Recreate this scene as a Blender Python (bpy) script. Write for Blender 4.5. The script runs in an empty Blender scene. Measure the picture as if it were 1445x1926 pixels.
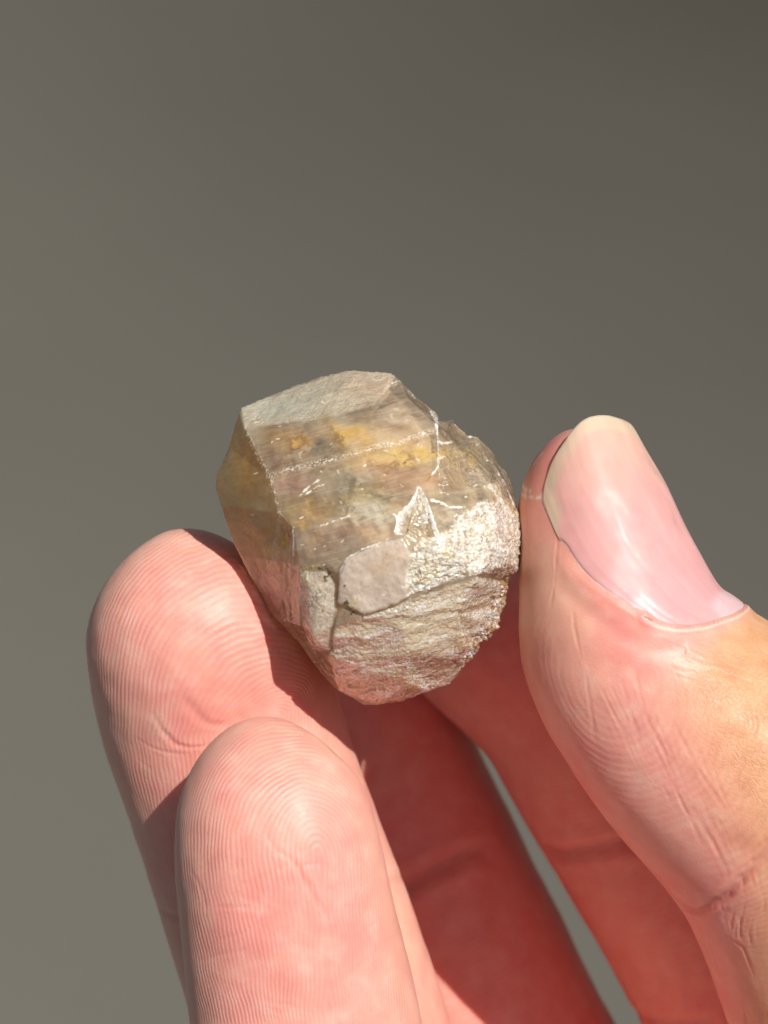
import bpy, bmesh, math, time
import numpy as np
from mathutils import Vector, Matrix
from mathutils.geometry import delaunay_2d_cdt
# 1 Blender unit = 1 cm
scene = bpy.context.scene
T0 = time.time()

# ------------------------------------------------------------------ camera
W, H = 1445.0, 1926.0
FPX = 5940.0                      # focal length in photograph pixels
PITCH = math.radians(42)
CAMLOC = Vector((0, 0, 130.0))
cam_d = bpy.data.cameras.new('camera')
cam_d.sensor_fit = 'VERTICAL'; cam_d.sensor_height = 24.0
cam_d.lens = 24.0 * FPX / H
cam_d.clip_start = 0.5; cam_d.clip_end = 20000
cam = bpy.data.objects.new('camera', cam_d)
scene.collection.objects.link(cam)
cam.location = CAMLOC
cam.rotation_euler = (math.pi/2 - PITCH, 0, 0)
cam_d.dof.use_dof = True
cam_d.dof.focus_distance = 21.1
APERTURE = 0.26                   # cm across
cam_d.dof.aperture_fstop = (cam_d.lens / 1000.0) / APERTURE
cam_d.dof.aperture_blades = 0
scene.camera = cam
RC = np.array(cam.rotation_euler.to_matrix())
CL = np.array(CAMLOC)

# ------------------------------------------------------------------ light
SUN_CAM = Vector((0.41, 0.50, 0.91)).normalized()      # direction to the sun, camera axes (right, up, back)
sun_dir = Vector(RC @ np.array(SUN_CAM))
elev = math.asin(sun_dir.z); azim = math.atan2(sun_dir.x, sun_dir.y)
sd = bpy.data.lights.new('sun', 'SUN'); sd.energy = 5.0; sd.angle = math.radians(0.5); sd.color = (1.0, 0.955, 0.88)
sun = bpy.data.objects.new('sun', sd); scene.collection.objects.link(sun)
sun.rotation_euler = sun_dir.to_track_quat('Z', 'Y').to_euler()
world = bpy.data.worlds.new('World'); scene.world = world; world.use_nodes = True
nt = world.node_tree
sky = nt.nodes.new('ShaderNodeTexSky'); sky.sky_type = 'NISHITA'; sky.sun_disc = False
sky.sun_elevation = elev; sky.sun_rotation = azim; sky.dust_density = 1.6; sky.air_density = 0.6; sky.ozone_density = 0.3
nt.links.new(sky.outputs['Color'], nt.nodes['Background'].inputs['Color'])
nt.nodes['Background'].inputs['Strength'].default_value = 0.05
scene.view_settings.view_transform = 'Standard'; scene.view_settings.look = 'None'
scene.view_settings.exposure = -0.10; scene.view_settings.gamma = 1.0
scene.render.engine = 'CYCLES'
scene.cycles.max_bounces = 12; scene.cycles.transmission_bounces = 10; scene.cycles.diffuse_bounces = 5
scene.cycles.sample_clamp_indirect = 6.0; scene.cycles.transparent_max_bounces = 24
scene.cycles.caustics_refractive = True; scene.cycles.caustics_reflective = False
scene.cycles.use_denoising = True

# ------------------------------------------------------------------ helpers
def to_world(p):
    p = np.asarray(p, float)
    return p @ RC.T + CL
def px3(px, py, d):
    """photograph pixel at a distance -> camera-axes cm"""
    px = np.asarray(px, float); py = np.asarray(py, float); d = np.asarray(d, float) + 0*px
    return np.stack([(px - W/2) * d / FPX, -(py - H/2) * d / FPX, -d], -1)
_rng = np.random.RandomState(7)
_perm = _rng.permutation(256); _perm = np.concatenate([_perm, _perm, _perm])
_grad = _rng.normal(size=(256, 3)); _grad /= np.linalg.norm(_grad, axis=1)[:, None]
def perlin(p):
    p = np.asarray(p, float)
    i = np.floor(p).astype(np.int64); f = p - i
    u = f*f*f*(f*(f*6-15)+10)
    i &= 255
    out = 0
    for dx in (0, 1):
        for dy in (0, 1):
            for dz in (0, 1):
                h = _perm[_perm[_perm[(i[:, 0]+dx) & 255] + ((i[:, 1]+dy) & 255)] + ((i[:, 2]+dz) & 255)]
                g = _grad[h]
                d = g[:, 0]*(f[:, 0]-dx) + g[:, 1]*(f[:, 1]-dy) + g[:, 2]*(f[:, 2]-dz)
                w = (u[:, 0] if dx else 1-u[:, 0])*(u[:, 1] if dy else 1-u[:, 1])*(u[:, 2] if dz else 1-u[:, 2])
                out = out + w*d
    return out*1.6
def fbm(p, octv=4, gain=0.5):
    a, s, t = 1.0, 0.0, 0.0
    q = np.array(p, float)
    for k in range(octv):
        s = s + a*perlin(q + 17.3*k); t += a; a *= gain; q = q*2.03
    return s/t
def smooth(x, a, b):
    t = np.clip((x-a)/(b-a), 0, 1); return t*t*(3-2*t)
def pline_dist(P, line):
    """distance of 2-D points P to a polyline, and the parameter 0..1 along it"""
    line = np.asarray(line, float); best = np.full(len(P), 1e9); par = np.zeros(len(P)); n = len(line)-1
    for k in range(n):
        a, b = line[k], line[k+1]; ab = b-a; L = max(ab@ab, 1e-12)
        t = np.clip(((P-a)@ab)/L, 0, 1)
        d = np.hypot(*(P - (a + t[:, None]*ab)).T)
        m = d < best; best[m] = d[m]; par[m] = (k+t[m])/n
    return best, par
def poly_sd(P, poly):
    """signed distance, negative inside"""
    poly = np.asarray(poly, float); d, _ = pline_dist(P, np.vstack([poly, poly[:1]]))
    ins = np.zeros(len(P), bool); n = len(poly)
    for k in range(n):
        a, b = poly[k], poly[(k+1) % n]
        c = (a[1] > P[:, 1]) != (b[1] > P[:, 1])
        xx = (b[0]-a[0])*(P[:, 1]-a[1])/((b[1]-a[1]) if b[1] != a[1] else 1e-9) + a[0]
        ins ^= c & (P[:, 0] < xx)
    return np.where(ins, -d, d)
def mesh_from(name, V, F, mat=None, parent=None, attrs=None, cols=None, smooth_sh=True):
    me = bpy.data.meshes.new(name)
    F = np.asarray(F)
    me.vertices.add(len(V)); me.vertices.foreach_set('co', np.asarray(V, np.float32).ravel())
    k = F.shape[1]
    me.loops.add(F.size); me.loops.foreach_set('vertex_index', F.astype(np.int32).ravel())
    me.polygons.add(len(F)); me.polygons.foreach_set('loop_start', np.arange(len(F), dtype=np.int32)*k)
    me.update(calc_edges=True)
    me.polygons.foreach_set('use_smooth', np.full(len(F), smooth_sh, bool))
    for n_, a in (attrs or {}).items():
        at = me.attributes.new(n_, 'FLOAT', 'POINT'); at.data.foreach_set('value', np.asarray(a, np.float32))
    for n_, a in (cols or {}).items():
        at = me.attributes.new(n_, 'FLOAT_COLOR', 'POINT')
        c = np.ones((len(V), 4), np.float32); c[:, :3] = a; at.data.foreach_set('color', c.ravel())
    me.update()
    if mat: me.materials.append(mat)
    o = bpy.data.objects.new(name, me); scene.collection.objects.link(o)
    if parent: o.parent = parent
    return o
def vert_normals(V, F):
    F = np.asarray(F); n = np.zeros_like(V)
    if F.shape[1] == 4:
        fn = np.cross(V[F[:, 2]]-V[F[:, 0]], V[F[:, 3]]-V[F[:, 1]])
    else:
        fn = np.cross(V[F[:, 1]]-V[F[:, 0]], V[F[:, 2]]-V[F[:, 0]])
    for k in range(F.shape[1]): np.add.at(n, F[:, k], fn)
    return n/np.maximum(np.linalg.norm(n, axis=1), 1e-12)[:, None]
def srgb(r, g, b):
    f = lambda c: (c/255/12.92) if c/255 <= .04045 else ((c/255+.055)/1.055)**2.4
    return np.array([f(r), f(g), f(b)])
class NT:
    def __init__(s, name):
        s.m = bpy.data.materials.new(name); s.m.use_nodes = True
        s.t = s.m.node_tree; s.b = s.t.nodes['Principled BSDF']; s.out = s.t.nodes['Material Output']
    def n(s, typ, inputs=None, **props):
        nd = s.t.nodes.new(typ)
        for k, v in props.items(): setattr(nd, k, v)
        for k, v in (inputs or {}).items(): s.set(nd, k, v)
        return nd
    def set(s, nd, k, v):
        if isinstance(v, bpy.types.NodeSocket): s.t.links.new(v, nd.inputs[k])
        else: nd.inputs[k].default_value = v
    def attr(s, name, col=False):
        nd = s.n('ShaderNodeAttribute', attribute_name=name); return nd.outputs['Color' if col else 'Fac']
    def math(s, op, a, b=0.0, c=0.0, clamp=False):
        nd = s.n('ShaderNodeMath', {0: a, 1: b, 2: c}, operation=op, use_clamp=clamp); return nd.outputs[0]
    def mix(s, f, a, b, blend='MIX'):
        nd = s.n('ShaderNodeMix', data_type='RGBA', blend_type=blend); s.set(nd, 0, f)
        for k, v in ((6, a), (7, b)):
            if isinstance(v, bpy.types.NodeSocket): s.t.links.new(v, nd.inputs[k])
            else: nd.inputs[k].default_value = (*v, 1) if len(v) == 3 else v
        return nd.outputs[2]
    def noise(s, scale, detail=3, vec=None, rough=.5, dist=0.0):
        nd = s.n('ShaderNodeTexNoise', {'Scale': scale, 'Detail': detail, 'Roughness': rough, 'Distortion': dist})
        if vec is None: vec = s.obj()
        s.t.links.new(vec, nd.inputs['Vector']); return nd.outputs['Fac']
    def obj(s):
        return s.n('ShaderNodeTexCoord').outputs['Object']
    def ramp(s, x, a, b, lo=0.0, hi=1.0):
        return s.n('ShaderNodeMapRange', {0: x, 1: a, 2: b, 3: lo, 4: hi}).outputs[0]
    def bump(s, h, strength, dist, normal=None):
        nd = s.n('ShaderNodeBump', {'Height': h, 'Strength': strength, 'Distance': dist})
        if normal is not None: s.t.links.new(normal, nd.inputs['Normal'])
        return nd.outputs[0]
    def p(s, **kw):
        for k, v in kw.items(): s.set(s.b, k.replace('_', ' '), v)

# ------------------------------------------------------------------ ground
def build_ground():
    m = NT('ground_material')
    big = m.noise(0.02, 3); fine = m.noise(2.5, 5)
    c = m.mix(m.ramp(big, .3, .7), (0.126, 0.121, 0.104), (0.135, 0.130, 0.112))
    c = m.mix(m.ramp(fine, .3, .7), c, (0.139, 0.134, 0.116))
    # soft shade painted into the ground colour, deepest up and to the right
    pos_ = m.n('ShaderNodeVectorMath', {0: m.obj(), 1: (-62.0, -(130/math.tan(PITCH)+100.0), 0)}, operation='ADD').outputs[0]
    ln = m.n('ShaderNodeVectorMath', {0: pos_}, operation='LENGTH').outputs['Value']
    far_shade = m.ramp(m.math('ADD', ln, m.math('MULTIPLY', m.noise(.03, 3), 40.0)), 30, 200, 1, 0)
    c = m.mix(far_shade, c, (0.052, 0.048, 0.038))
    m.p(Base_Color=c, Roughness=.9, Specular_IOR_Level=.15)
    m.p(Normal=m.bump(fine, .3, .15))
    # the ground is a gentle saddle where the camera looks
    f = np.array([0, math.cos(PITCH), -math.sin(PITCH)]); t = 130/math.sin(PITCH); cx, cy = 0.0, f[1]*t
    r = np.concatenate([np.linspace(0, 100, 70), np.geomspace(106, 9000, 50)])
    th = np.linspace(0, 2*math.pi, 97)[:-1]
    R, TH = np.meshgrid(r[1:], th, indexing='ij')
    X = np.concatenate([[0], (R*np.cos(TH)).ravel()]); Y = np.concatenate([[0], (R*np.sin(TH)).ravel()])
    Z = (-.0035*(Y+2)**2/2 + .007*(X-6)**2/2)*np.exp(-(X*X+Y*Y)/(2*200.0**2))
    V = np.stack([X+cx, Y+cy, Z], 1)
    F = []; n = 96
    a = 1+np.arange(n); b = 1+(np.arange(n)+1) % n
    F4 = []
    for k in range(len(r)-2):
        F4.append(np.stack([a+k*n, a+(k+1)*n, b+(k+1)*n, b+k*n], 1))
    F4.append(np.stack([np.zeros(n, int), a, b, np.zeros(n, int)], 1)[:, :4])
    F = np.concatenate(F4[:-1]); cap = F4[-1]
    bm = bmesh.new(); vs = [bm.verts.new(v) for v in V]
    for q_ in F: bm.faces.new([vs[i] for i in q_])
    for q_ in cap: bm.faces.new([vs[i] for i in q_[:3]])
    for fc in bm.faces: fc.smooth = True
    me = bpy.data.meshes.new('ground'); bm.to_mesh(me); bm.free(); me.materials.append(m.m)
    o = bpy.data.objects.new('ground', me); scene.collection.objects.link(o)
    o['kind'] = 'structure'
build_ground()

# ------------------------------------------------------------------ hand
def catmull(x, xs, ys):
    """smooth monotone-ish interpolation of ys (n,k) over xs"""
    xs = np.asarray(xs, float); ys = np.asarray(ys, float)
    one = ys.ndim == 1
    if one: ys = ys[:, None]
    m = np.gradient(ys, xs, axis=0)
    k = np.clip(np.searchsorted(xs, x, side='right')-1, 0, len(xs)-2)
    h = (xs[k+1]-xs[k]); t = (x-xs[k])/h; t = t[:, None]; h = h[:, None]
    r = (2*t**3-3*t**2+1)*ys[k] + (t**3-2*t**2+t)*h*m[k] + (-2*t**3+3*t**2)*ys[k+1] + (t**3-t**2)*h*m[k+1]
    return r[:, 0] if one else r

class Digit:
    """A tapering tube round a bent axis. ctrl: (px, py, half width in px across the axis, depth cm, thickness ratio)"""
    def __init__(s, ctrl, cap, power=2.0, squash=2.0):
        c = np.array(ctrl, float)
        P = px3(c[:, 0], c[:, 1], c[:, 3]); hw = c[:, 2]*c[:, 3]/FPX
        L = np.concatenate([[0], np.cumsum(np.linalg.norm(np.diff(P, axis=0), axis=1))])
        s.L, s.P, s.hw, s.tr = L, P, hw, c[:, 4]
        s.cap, s.power, s.squash = cap, power, squash
        s.end = L[-1]
        n = 500; x = np.linspace(0, L[-1], n); h = x[1]
        A = np.concatenate([catmull(x, L, P), catmull(x, L, hw)[:, None], catmull(x, L, c[:, 4])[:, None]], 1)
        sg = .11/h; kk = int(4*sg)+1; k = np.exp(-.5*(np.arange(-kk, kk+1)/sg)**2); k /= k.sum()
        lo = 2*A[:1]-A[1:kk+1][::-1]; hi = 2*A[-1:]-A[-kk-1:-1][::-1]; Ap = np.vstack([lo, A, hi])
        B = np.stack([np.convolve(Ap[:, j], k, 'valid') for j in range(A.shape[1])], 1)
        s.L, s.P, s.hw, s.tr = x, B[:, :3], B[:, 3], B[:, 4]
    def frame(s, u):
        C = catmull(u, s.L, s.P); e = 0.08
        T = catmull(np.minimum(u+e, s.end), s.L, s.P) - catmull(np.maximum(u-e, 0), s.L, s.P)
        T /= np.linalg.norm(T, axis=1)[:, None]
        V = -C/np.linalg.norm(C, axis=1)[:, None]            # towards the camera
        X = np.cross(V, T); X /= np.linalg.norm(X, axis=1)[:, None]
        X *= np.where(X[:, :1].sum() >= 0, 1, -1) if False else 1
        flip = np.sign(np.median(X[:, 0])); X = X*flip
        Z = np.cross(T, X); Z *= np.sign((Z*V).sum(1))[:, None]
        return C, T, X, Z
    def radii(s, u, capped=True):
        a = catmull(u, s.L, s.hw); b = a*catmull(u, s.L, s.tr)
        if capped:
            k = np.clip(1-u/s.cap, 0, 1); f = (1-k**s.power)**(1/s.power)
            a = a*f; b = b*f
        return a, b
    def point(s, u, th, capped=True):
        C, T, X, Z = s.frame(u); a, b = s.radii(u, capped)
        co, si = np.cos(th), np.sin(th); e = 2/s.squash
        co = np.sign(co)*np.abs(co)**e; si = np.sign(si)*np.abs(si)**e
        return C + (a*co)[:, None]*X + (b*si)[:, None]*Z
    def locate(s, px, py):
        """pixel on the photograph -> (s, w) on the camera-facing side; w = unrolled sideways distance from the middle line"""
        px = np.atleast_1d(px).astype(float); py = np.atleast_1d(py).astype(float)
        u = np.linspace(0, s.end, 900); C, T, X, Z = s.frame(u); a, b = s.radii(u, False)
        cx = C[:, 0]/-C[:, 2]*FPX+W/2; cy = H/2 - C[:, 1]/-C[:, 2]*FPX
        sx = X[:, 0]/-C[:, 2]*FPX; sy = -X[:, 1]/-C[:, 2]*FPX; sl = np.hypot(sx, sy)
        tx, ty = -sy/sl, sx/sl
        out = []
        for x, y in zip(px, py):
            al = np.abs((x-cx)*tx+(y-cy)*ty); lat = ((x-cx)*sx+(y-cy)*sy)/sl
            k = np.argmin(al + 0.001*np.abs(lat)); r = np.clip(lat[k]/(sl[k]*a[k]), -1, 1)
            th = math.acos(r); out.append((u[k], (math.pi/2-th)*a[k]))
        return np.array(out)

def digit_grid(d, n_th, s_list):
    """returns flattened s, theta and faces for a closed tube with a pole at the tip and an end cap"""
    th = np.linspace(0, 2*math.pi, n_th+1)[:-1]
    S, TH = np.meshgrid(s_list, th, indexing='ij')
    n = n_th; m = len(s_list)
    idx = np.arange(m*n).reshape(m, n)
    F = np.stack([idx[:-1, :], idx[1:, :], np.roll(idx[1:, :], -1, 1), np.roll(idx[:-1, :], -1, 1)], -1).reshape(-1, 4)
    return S.ravel(), TH.ravel(), F, idx

pinky = Digit([(498,1350,150,21.10,.93),(500,1440,178,21.02,.93),(515,1552,190,20.95,.92),(529,1644,199,20.95,.90),(543,1735,203,20.97,.88),(563,1860,212,21.05,.88),
               (580,1960,217,21.1,.9),(650,2300,225,21.6,.95),(790,2700,240,22.6,.95),(1010,3120,265,24.0,1.0)], .82, 2.05, 2.12)
ring = Digit([(340,994,150,22.08,.92),(350,1090,192,22.06,.92),(366,1181,208,22.1,.92),(400,1303,222,22.3,.88),(458,1480,220,22.45,.82),(500,1607,224,22.55,.84),(552,1753,228,22.6,.88),
              (606,1926,232,22.7,.92),(720,2300,240,23.1,.95),(930,2720,255,23.8,.95),(1210,3060,275,24.6,1.0)], .80, 2.1, 2.12)
middle = Digit([(545,1110,150,24.3,.9),(575,1200,185,24.4,.9),(628,1310,200,24.5,.9),(698,1462,208,24.6,.88),(752,1578,208,24.6,.86),(801,1682,210,24.6,.88),(846,1773,211,24.6,.9),
                (908,1910,214,24.6,.92),(1100,2300,230,24.7,.95),(1260,2650,245,25.0,.95),(1440,3010,270,25.4,1.0)], .8, 2.1, 2.1)
index = Digit([(765,1050,150,23.75,.9),(830,1100,180,23.85,.9),(957,1180,204,23.95,.9),(1092,1305,212,24.0,.88),(1162,1425,214,24.0,.86),(1236,1545,214,24.0,.84),(1309,1661,218,24.0,.86),(1376,1773,222,24.1,.9),
               (1461,1926,226,24.2,.92),(1600,2280,240,24.6,.95),(1680,2600,255,25.0,.95),(1700,2950,275,25.4,1.0)], .8, 2.1, 2.1)
thumb = Digit([(1098,806,90,21.75,1.5),(1102,860,112,21.72,1.35),(1111,922,136,21.7,1.25),(1131,1030,162,21.65,1.15),(1150,1105,180,21.63,1.12),(1176,1197,205,21.6,1.05),(1229,1280,222,21.6,1.0),
               (1306,1362,246,21.6,.98),(1420,1462,268,21.6,.95),(1522,1560,287,21.65,.95),(1600,1680,300,21.7,.95),(1655,1800,310,21.8,.95),
               (1705,1926,318,21.9,.95),(1790,2250,340,22.4,.95),(1840,2700,370,23.6,.95),(1790,3150,380,25.0,1.0)], .42, 2.5, 2.0)

def digit_fields(d, S, TH):
    """signed sideways distance from the line facing the camera, unrolled; + = right"""
    a, b = d.radii(S, False)
    ph = (math.pi/2 - TH + math.pi) % (2*math.pi) - math.pi
    return ph*(a*.5+b*.5) if d is not thumb else ph*a, ph

def loop_phase(S, Wd, core, lean, pitch, seed, squeeze=1.0, flare=0.0):
    """ridges of a fingerprint: arches over the core, running down beside it"""
    q = S-core[0]; p = Wd-core[1]-lean*np.maximum(q, 0)
    P3 = np.stack([S*1.4, Wd*1.4, np.full_like(S, seed)], 1)
    p = p + flare*np.maximum(q, 0)*np.sign(p)*smooth(np.abs(p), 0, .5)
    up = np.maximum(-q, 0)*squeeze
    r = np.sqrt(p**2 + up**2 + .0004)
    r = r + .055*fbm(P3, 2) + .010*perlin(P3*4.2)
    r = r + .007*perlin(np.stack([S*9, Wd*9, np.full_like(S, seed+3)], 1))
    return 2*math.pi*r/pitch

def crease_field(uw, lines):
    """list of (polyline in (s,w), width, depth) -> displacement (<0) and redness"""
    dsp = np.zeros(len(uw)); red = np.zeros(len(uw))
    wob = .012*perlin(np.column_stack([uw*6, np.full(len(uw), 4.4)])) + .006*perlin(np.column_stack([uw*25, np.full(len(uw), 1.4)]))
    for ln, wd, dp in lines:
        dp = dp*(.45 if dp < .02 else 1); wd = wd*(.8 if dp < .02 else 1)
        dd, t = pline_dist(uw, ln); dd = np.abs(dd+wob)
        k = np.exp(-(dd/wd)**2)*(1-np.abs(2*t-1)**6)
        dsp -= dp*k; dsp += dp*.35*np.exp(-((dd-2.2*wd)/(1.1*wd))**2)*(1-np.abs(2*t-1)**4)
        red = np.maximum(red, k*min(1, dp/.012))
    return dsp, red

def L(d, *pts):
    return d.locate([p[0] for p in pts], [p[1] for p in pts])

# the thumbnail's outline on the thumb, in (s, theta)
def th_of(uw): a, _ = thumb.radii(uw[:, 0], False); return uw[:, 0], math.pi/2 - uw[:, 1]/a
_left = L(thumb, (1029,958),(1044,1000),(1070,1050),(1106,1096),(1150,1132),(1186,1153),(1214,1165))
_top = L(thumb, (1029,958),(1029,930),(1041,890),(1066,850),(1096,816),(1133,801),(1162,805))
ls, lt = th_of(_left); ts_, tt = th_of(_top)
_base = L(thumb, (1214,1165),(1250,1173),(1300,1170),(1345,1161),(1384,1150))
bs, bt = th_of(_base)
NR = -.75                                                        # theta of the hidden long edge
ts_ = np.concatenate([ts_, [ts_[-1]+.03, ts_[-1]+.13, ts_[-1]+.34]]); tt = np.concatenate([tt, [.30, -.10, NR]])
bs = np.concatenate([bs, [bs[-1]-.02, bs[-1]-.18]]); bt = np.concatenate([bt, [-.30, NR]])
def resample(s_, t_, n):
    d_ = np.concatenate([[0], np.cumsum(np.hypot(np.diff(s_), .6*np.diff(t_)))]); x = np.linspace(0, d_[-1], n)
    return np.stack([catmull(x, d_, s_), catmull(x, d_, t_)], 1) if len(s_) > 3 else np.stack([np.interp(x, d_, s_), np.interp(x, d_, t_)], 1)
NU, NV = 130, 130
cL = resample(ls, lt, NU)                                        # u: tip -> base
cR = resample(np.array([ts_[-1], bs[-1]]), np.array([NR, NR]), NU)
cT = resample(ts_, tt, NV); cB = resample(bs, bt, NV)            # v: left -> hidden right
nail_poly_st = np.vstack([cL, cB[1:], cR[::-1][1:], cT[::-1][1:-1]])
def st_to_sw(st): a, _ = thumb.radii(st[:, 0], False); return np.stack([st[:, 0], (math.pi/2-st[:, 1])*a], 1)

def make_digit(name, d, n_th, ds, s_vis):
    s_l = [0.0]; x = 0.0
    # fine steps over the part in view, coarse beyond; very fine towards the pole
    cap = (np.linspace(0, 1, 46)**2)*.5*d.cap; cap[0] = 1e-4
    s_l = list(cap); x = cap[-1]
    while x < s_vis: x += ds; s_l.append(x)
    step = ds
    while x < d.end - .4: step = min(step*1.25, .25); x += step; s_l.append(min(x, d.end))
    s_l = np.array(s_l); s_l = s_l[s_l <= d.end]
    S, TH, F, idx = digit_grid(d, n_th, s_l)
    V = d.point(S, TH)
    Wd, ph = digit_fields(d, S, TH)
    uw = np.stack([S, Wd], 1)
    seed = {'pinky': 1, 'ring': 2, 'middle': 3, 'index': 4, 'thumb': 5}[name]*11.7
    Nn = vert_normals(V, F)
    Cc = catmull(S, d.L, d.P)
    Nn *= np.sign(((V-Cc)*Nn).sum(1)+1e-9)[:, None]
    # natural unevenness of flesh
    disp = .018*fbm(V*1.3+seed, 3) + .004*fbm(V*5+seed, 2)
    phase = np.zeros_like(S); ramp = np.zeros_like(S); red = np.zeros_like(S); tan = np.zeros_like(S); coarse = np.zeros_like(S); fleck = np.zeros_like(S); crease = np.zeros_like(S); pale = np.zeros_like(S)
    front = smooth(np.cos(ph), -.25, .35)
    if name == 'pinky':
        core = L(d, (588,1590))[0]
        phase = loop_phase(S, Wd, core, -.10, .0315, seed, 1.0, .16); ramp = front*(1-smooth(S, 3.2, 4.2))
        lines = [(L(d, (500,1560),(518,1585),(545,1600),(566,1640),(585,1668),(606,1700)), .016, .013),
                 (L(d, (545,1600),(500,1625),(440,1650)), .012, .006), (L(d, (566,1640),(600,1652),(625,1645)), .010, .006),
                 (L(d, (365,1620),(385,1650),(400,1690)), .013, .006), (L(d, (410,1740),(460,1720),(500,1695),(520,1690)), .012, .007),
                 (L(d, (620,1682),(660,1673),(700,1665)), .010, .005), (L(d, (620,1760),(680,1748),(745,1740)), .010, .006),
                 (L(d, (380,1780),(430,1755),(480,1740)), .012, .006), (L(d, (700,1720),(745,1722)), .01, .005)]
        lines += [(L(d, (350,2010),(500,2030),(640,2020),(780,2000)), .04, .05)]
    elif name == 'ring':
        core = L(d, (481,1305))[0]
        phase = loop_phase(S, Wd, core, -.22, .033, seed, .97, .08); ramp = front*(1-smooth(S, 2.9, 3.8))
        lines = [(L(d, (278,1262),(300,1300),(325,1335),(350,1345),(390,1342)), .022, .016),
                 (L(d, (250,1325),(285,1348),(320,1360),(350,1366)), .013, .008), (L(d, (330,1230),(370,1275),(400,1290)), .03, .012),
                 (L(d, (260,1380),(290,1405)), .013, .006), (L(d, (310,1420),(345,1432)), .012, .006), (L(d, (350,1342),(390,1360),(420,1372)), .012, .006),
                 (L(d, (240,1700),(420,1690),(600,1680),(700,1650),(790,1640)), .03, .018)]
    elif name == 'middle':
        lines = [(L(d, (690,1660),(760,1650),(800,1625),(850,1600),(900,1590)), .055, .07), (L(d, (700,1480),(760,1470)), .02, .01)]
        phase = 2*math.pi*(S+.3*Wd**2+.05*fbm(uw3(S, Wd, seed), 2))/.045; ramp = front*.5
    elif name == 'index':
        lines = [(L(d, (1020,1582),(1060,1590),(1110,1580),(1160,1565),(1250,1560)), .045, .06), (L(d, (1020,1605),(1100,1600)), .02, .012), (L(d,(1180,1900),(1260,1880),(1330,1860)), .05, .03)]
        phase = 2*math.pi*(S+.3*Wd**2+.05*fbm(uw3(S, Wd, seed), 2))/.045; ramp = front*.4
    else:
        c0 = L(d, (1135,1290))[0]
        r = np.hypot((S-c0[0]), (Wd-c0[1])*1.0) + .05*fbm(uw3(S, Wd, seed), 2)+.006*perlin(uw3(S, Wd, seed)*6)
        phase = 2*math.pi*r/.052
        # the side of the thumb that shows fine ridges
        band = np.exp(-((Wd+.35)/.50)**2)
        ramp = .62*band*smooth(S, 1.45, 2.1)*(1-smooth(S, 4.0, 4.6)) + .30*smooth(-Wd, .15, .6)*(1-smooth(S, 1.6, 2.2))*smooth(S, .45, .8)
        IP = L(d, (1268,1705),(1300,1690),(1335,1645),(1370,1590),(1405,1545),(1450,1500))
        lines = [(IP, .030, .030), (L(d, (1300,1690),(1330,1770),(1350,1830)), .03, .012),
                 (L(d, (1058,1000),(1052,1060),(1047,1110),(1040,1150)), .010, .008),
                 (L(d, (1083,1150),(1090,1210),(1102,1260),(1108,1330),(1115,1390)), .010, .010),
                 (L(d, (1160,1260),(1180,1330),(1190,1390)), .010, .006), (L(d, (1185,1240),(1205,1340),(1225,1410)), .010, .006),
                 (L(d, (1250,1340),(1290,1420),(1340,1500)), .012, .008), (L(d, (1390,1310),(1400,1350),(1380,1385)), .018, .012),
                 (L(d, (1345,1725),(1380,1740),(1400,1790)), .016, .012), (L(d, (1350,1480),(1400,1460),(1445,1450)), .014, .01)]
        rs = np.random.RandomState(5)
        # short lengthwise wrinkles and the small folds over the joint
        for _ in range(46):
            x0 = rs.uniform(1120, 1330); y0 = 1250 + (x0-1120)*1.1 + rs.uniform(-60, 90); l_ = rs.uniform(25, 80)
            lines.append((L(d, (x0, y0), (x0+l_*.33, y0+l_*.8), (x0+l_*.62, y0+l_*1.4)), .009, rs.uniform(.003, .008)))
        for _ in range(40):
            x0 = rs.uniform(1330, 1445); y0 = rs.uniform(1560, 1900); l_ = rs.uniform(20, 70); g = rs.uniform(-.5, .9)
            lines.append((L(d, (x0, y0), (x0+l_*.3*g, y0+l_*.6), (x0+l_*.2*g+6, y0+l_)), .011, rs.uniform(.004, .012)))
        for _ in range(40):
            x0 = rs.uniform(1230, 1420); y0 = 1182+(x0-1230)*.25+rs.uniform(-5, 70); l_ = rs.uniform(30, 90)
            lines.append((L(d, (x0, y0), (x0+l_*.5, y0+l_*.15), (x0+l_, y0+l_*.42)), .009, rs.uniform(.003, .008)))
        tan = smooth(Wd + .55*(S-2.0), -.35, .45)*smooth(S, 1.55, 2.0)
        tan = np.maximum(tan, .8*smooth(Wd, .6, 1.0)*smooth(S, 1.2, 1.7))
        pale = np.exp(-((S-1.15)/.5)**2)*smooth(-Wd, .0, .35)*.9
        coarse = smooth(Wd+.35*(S-2.2), -.25, .45)*smooth(S, 1.6, 2.1)
        red = np.maximum(red, .9*(1-smooth(S, .55, .95)))
    if name in ('pinky', 'ring'):
        pale = np.maximum(pale, .55*smooth(np.abs(Wd), .35, .85) + .45*(1-smooth(S, .05, .55)))
        nn = fbm(uw3(S, Wd, seed)*1.8, 3)
        red = np.maximum(red, (.55*np.exp(-((S-core[0]-.1)/.75)**2-((Wd-core[1]+.1)/.45)**2)*smooth(nn, -.35, .35)))
    if name in ('pinky', 'ring'):
        rq = np.random.RandomState(11 if name == 'pinky' else 12)
        for _ in range(34):
            s0 = rq.uniform(.6, 3.3); w0 = rq.uniform(-.7, .7); l_ = rq.uniform(.08, .32); g_ = rq.normal(0, .45)
            pp = np.array([[s0, w0], [s0+l_*.5*math.sin(g_), w0+l_*.5*math.cos(g_)], [s0+l_*math.sin(g_*1.6), w0+l_*math.cos(g_)]])
            lines.append((pp, rq.uniform(.007, .012), rq.uniform(.003, .010)))
    cr, crr = crease_field(uw, lines)
    crease = crr
    disp = disp + cr
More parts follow.
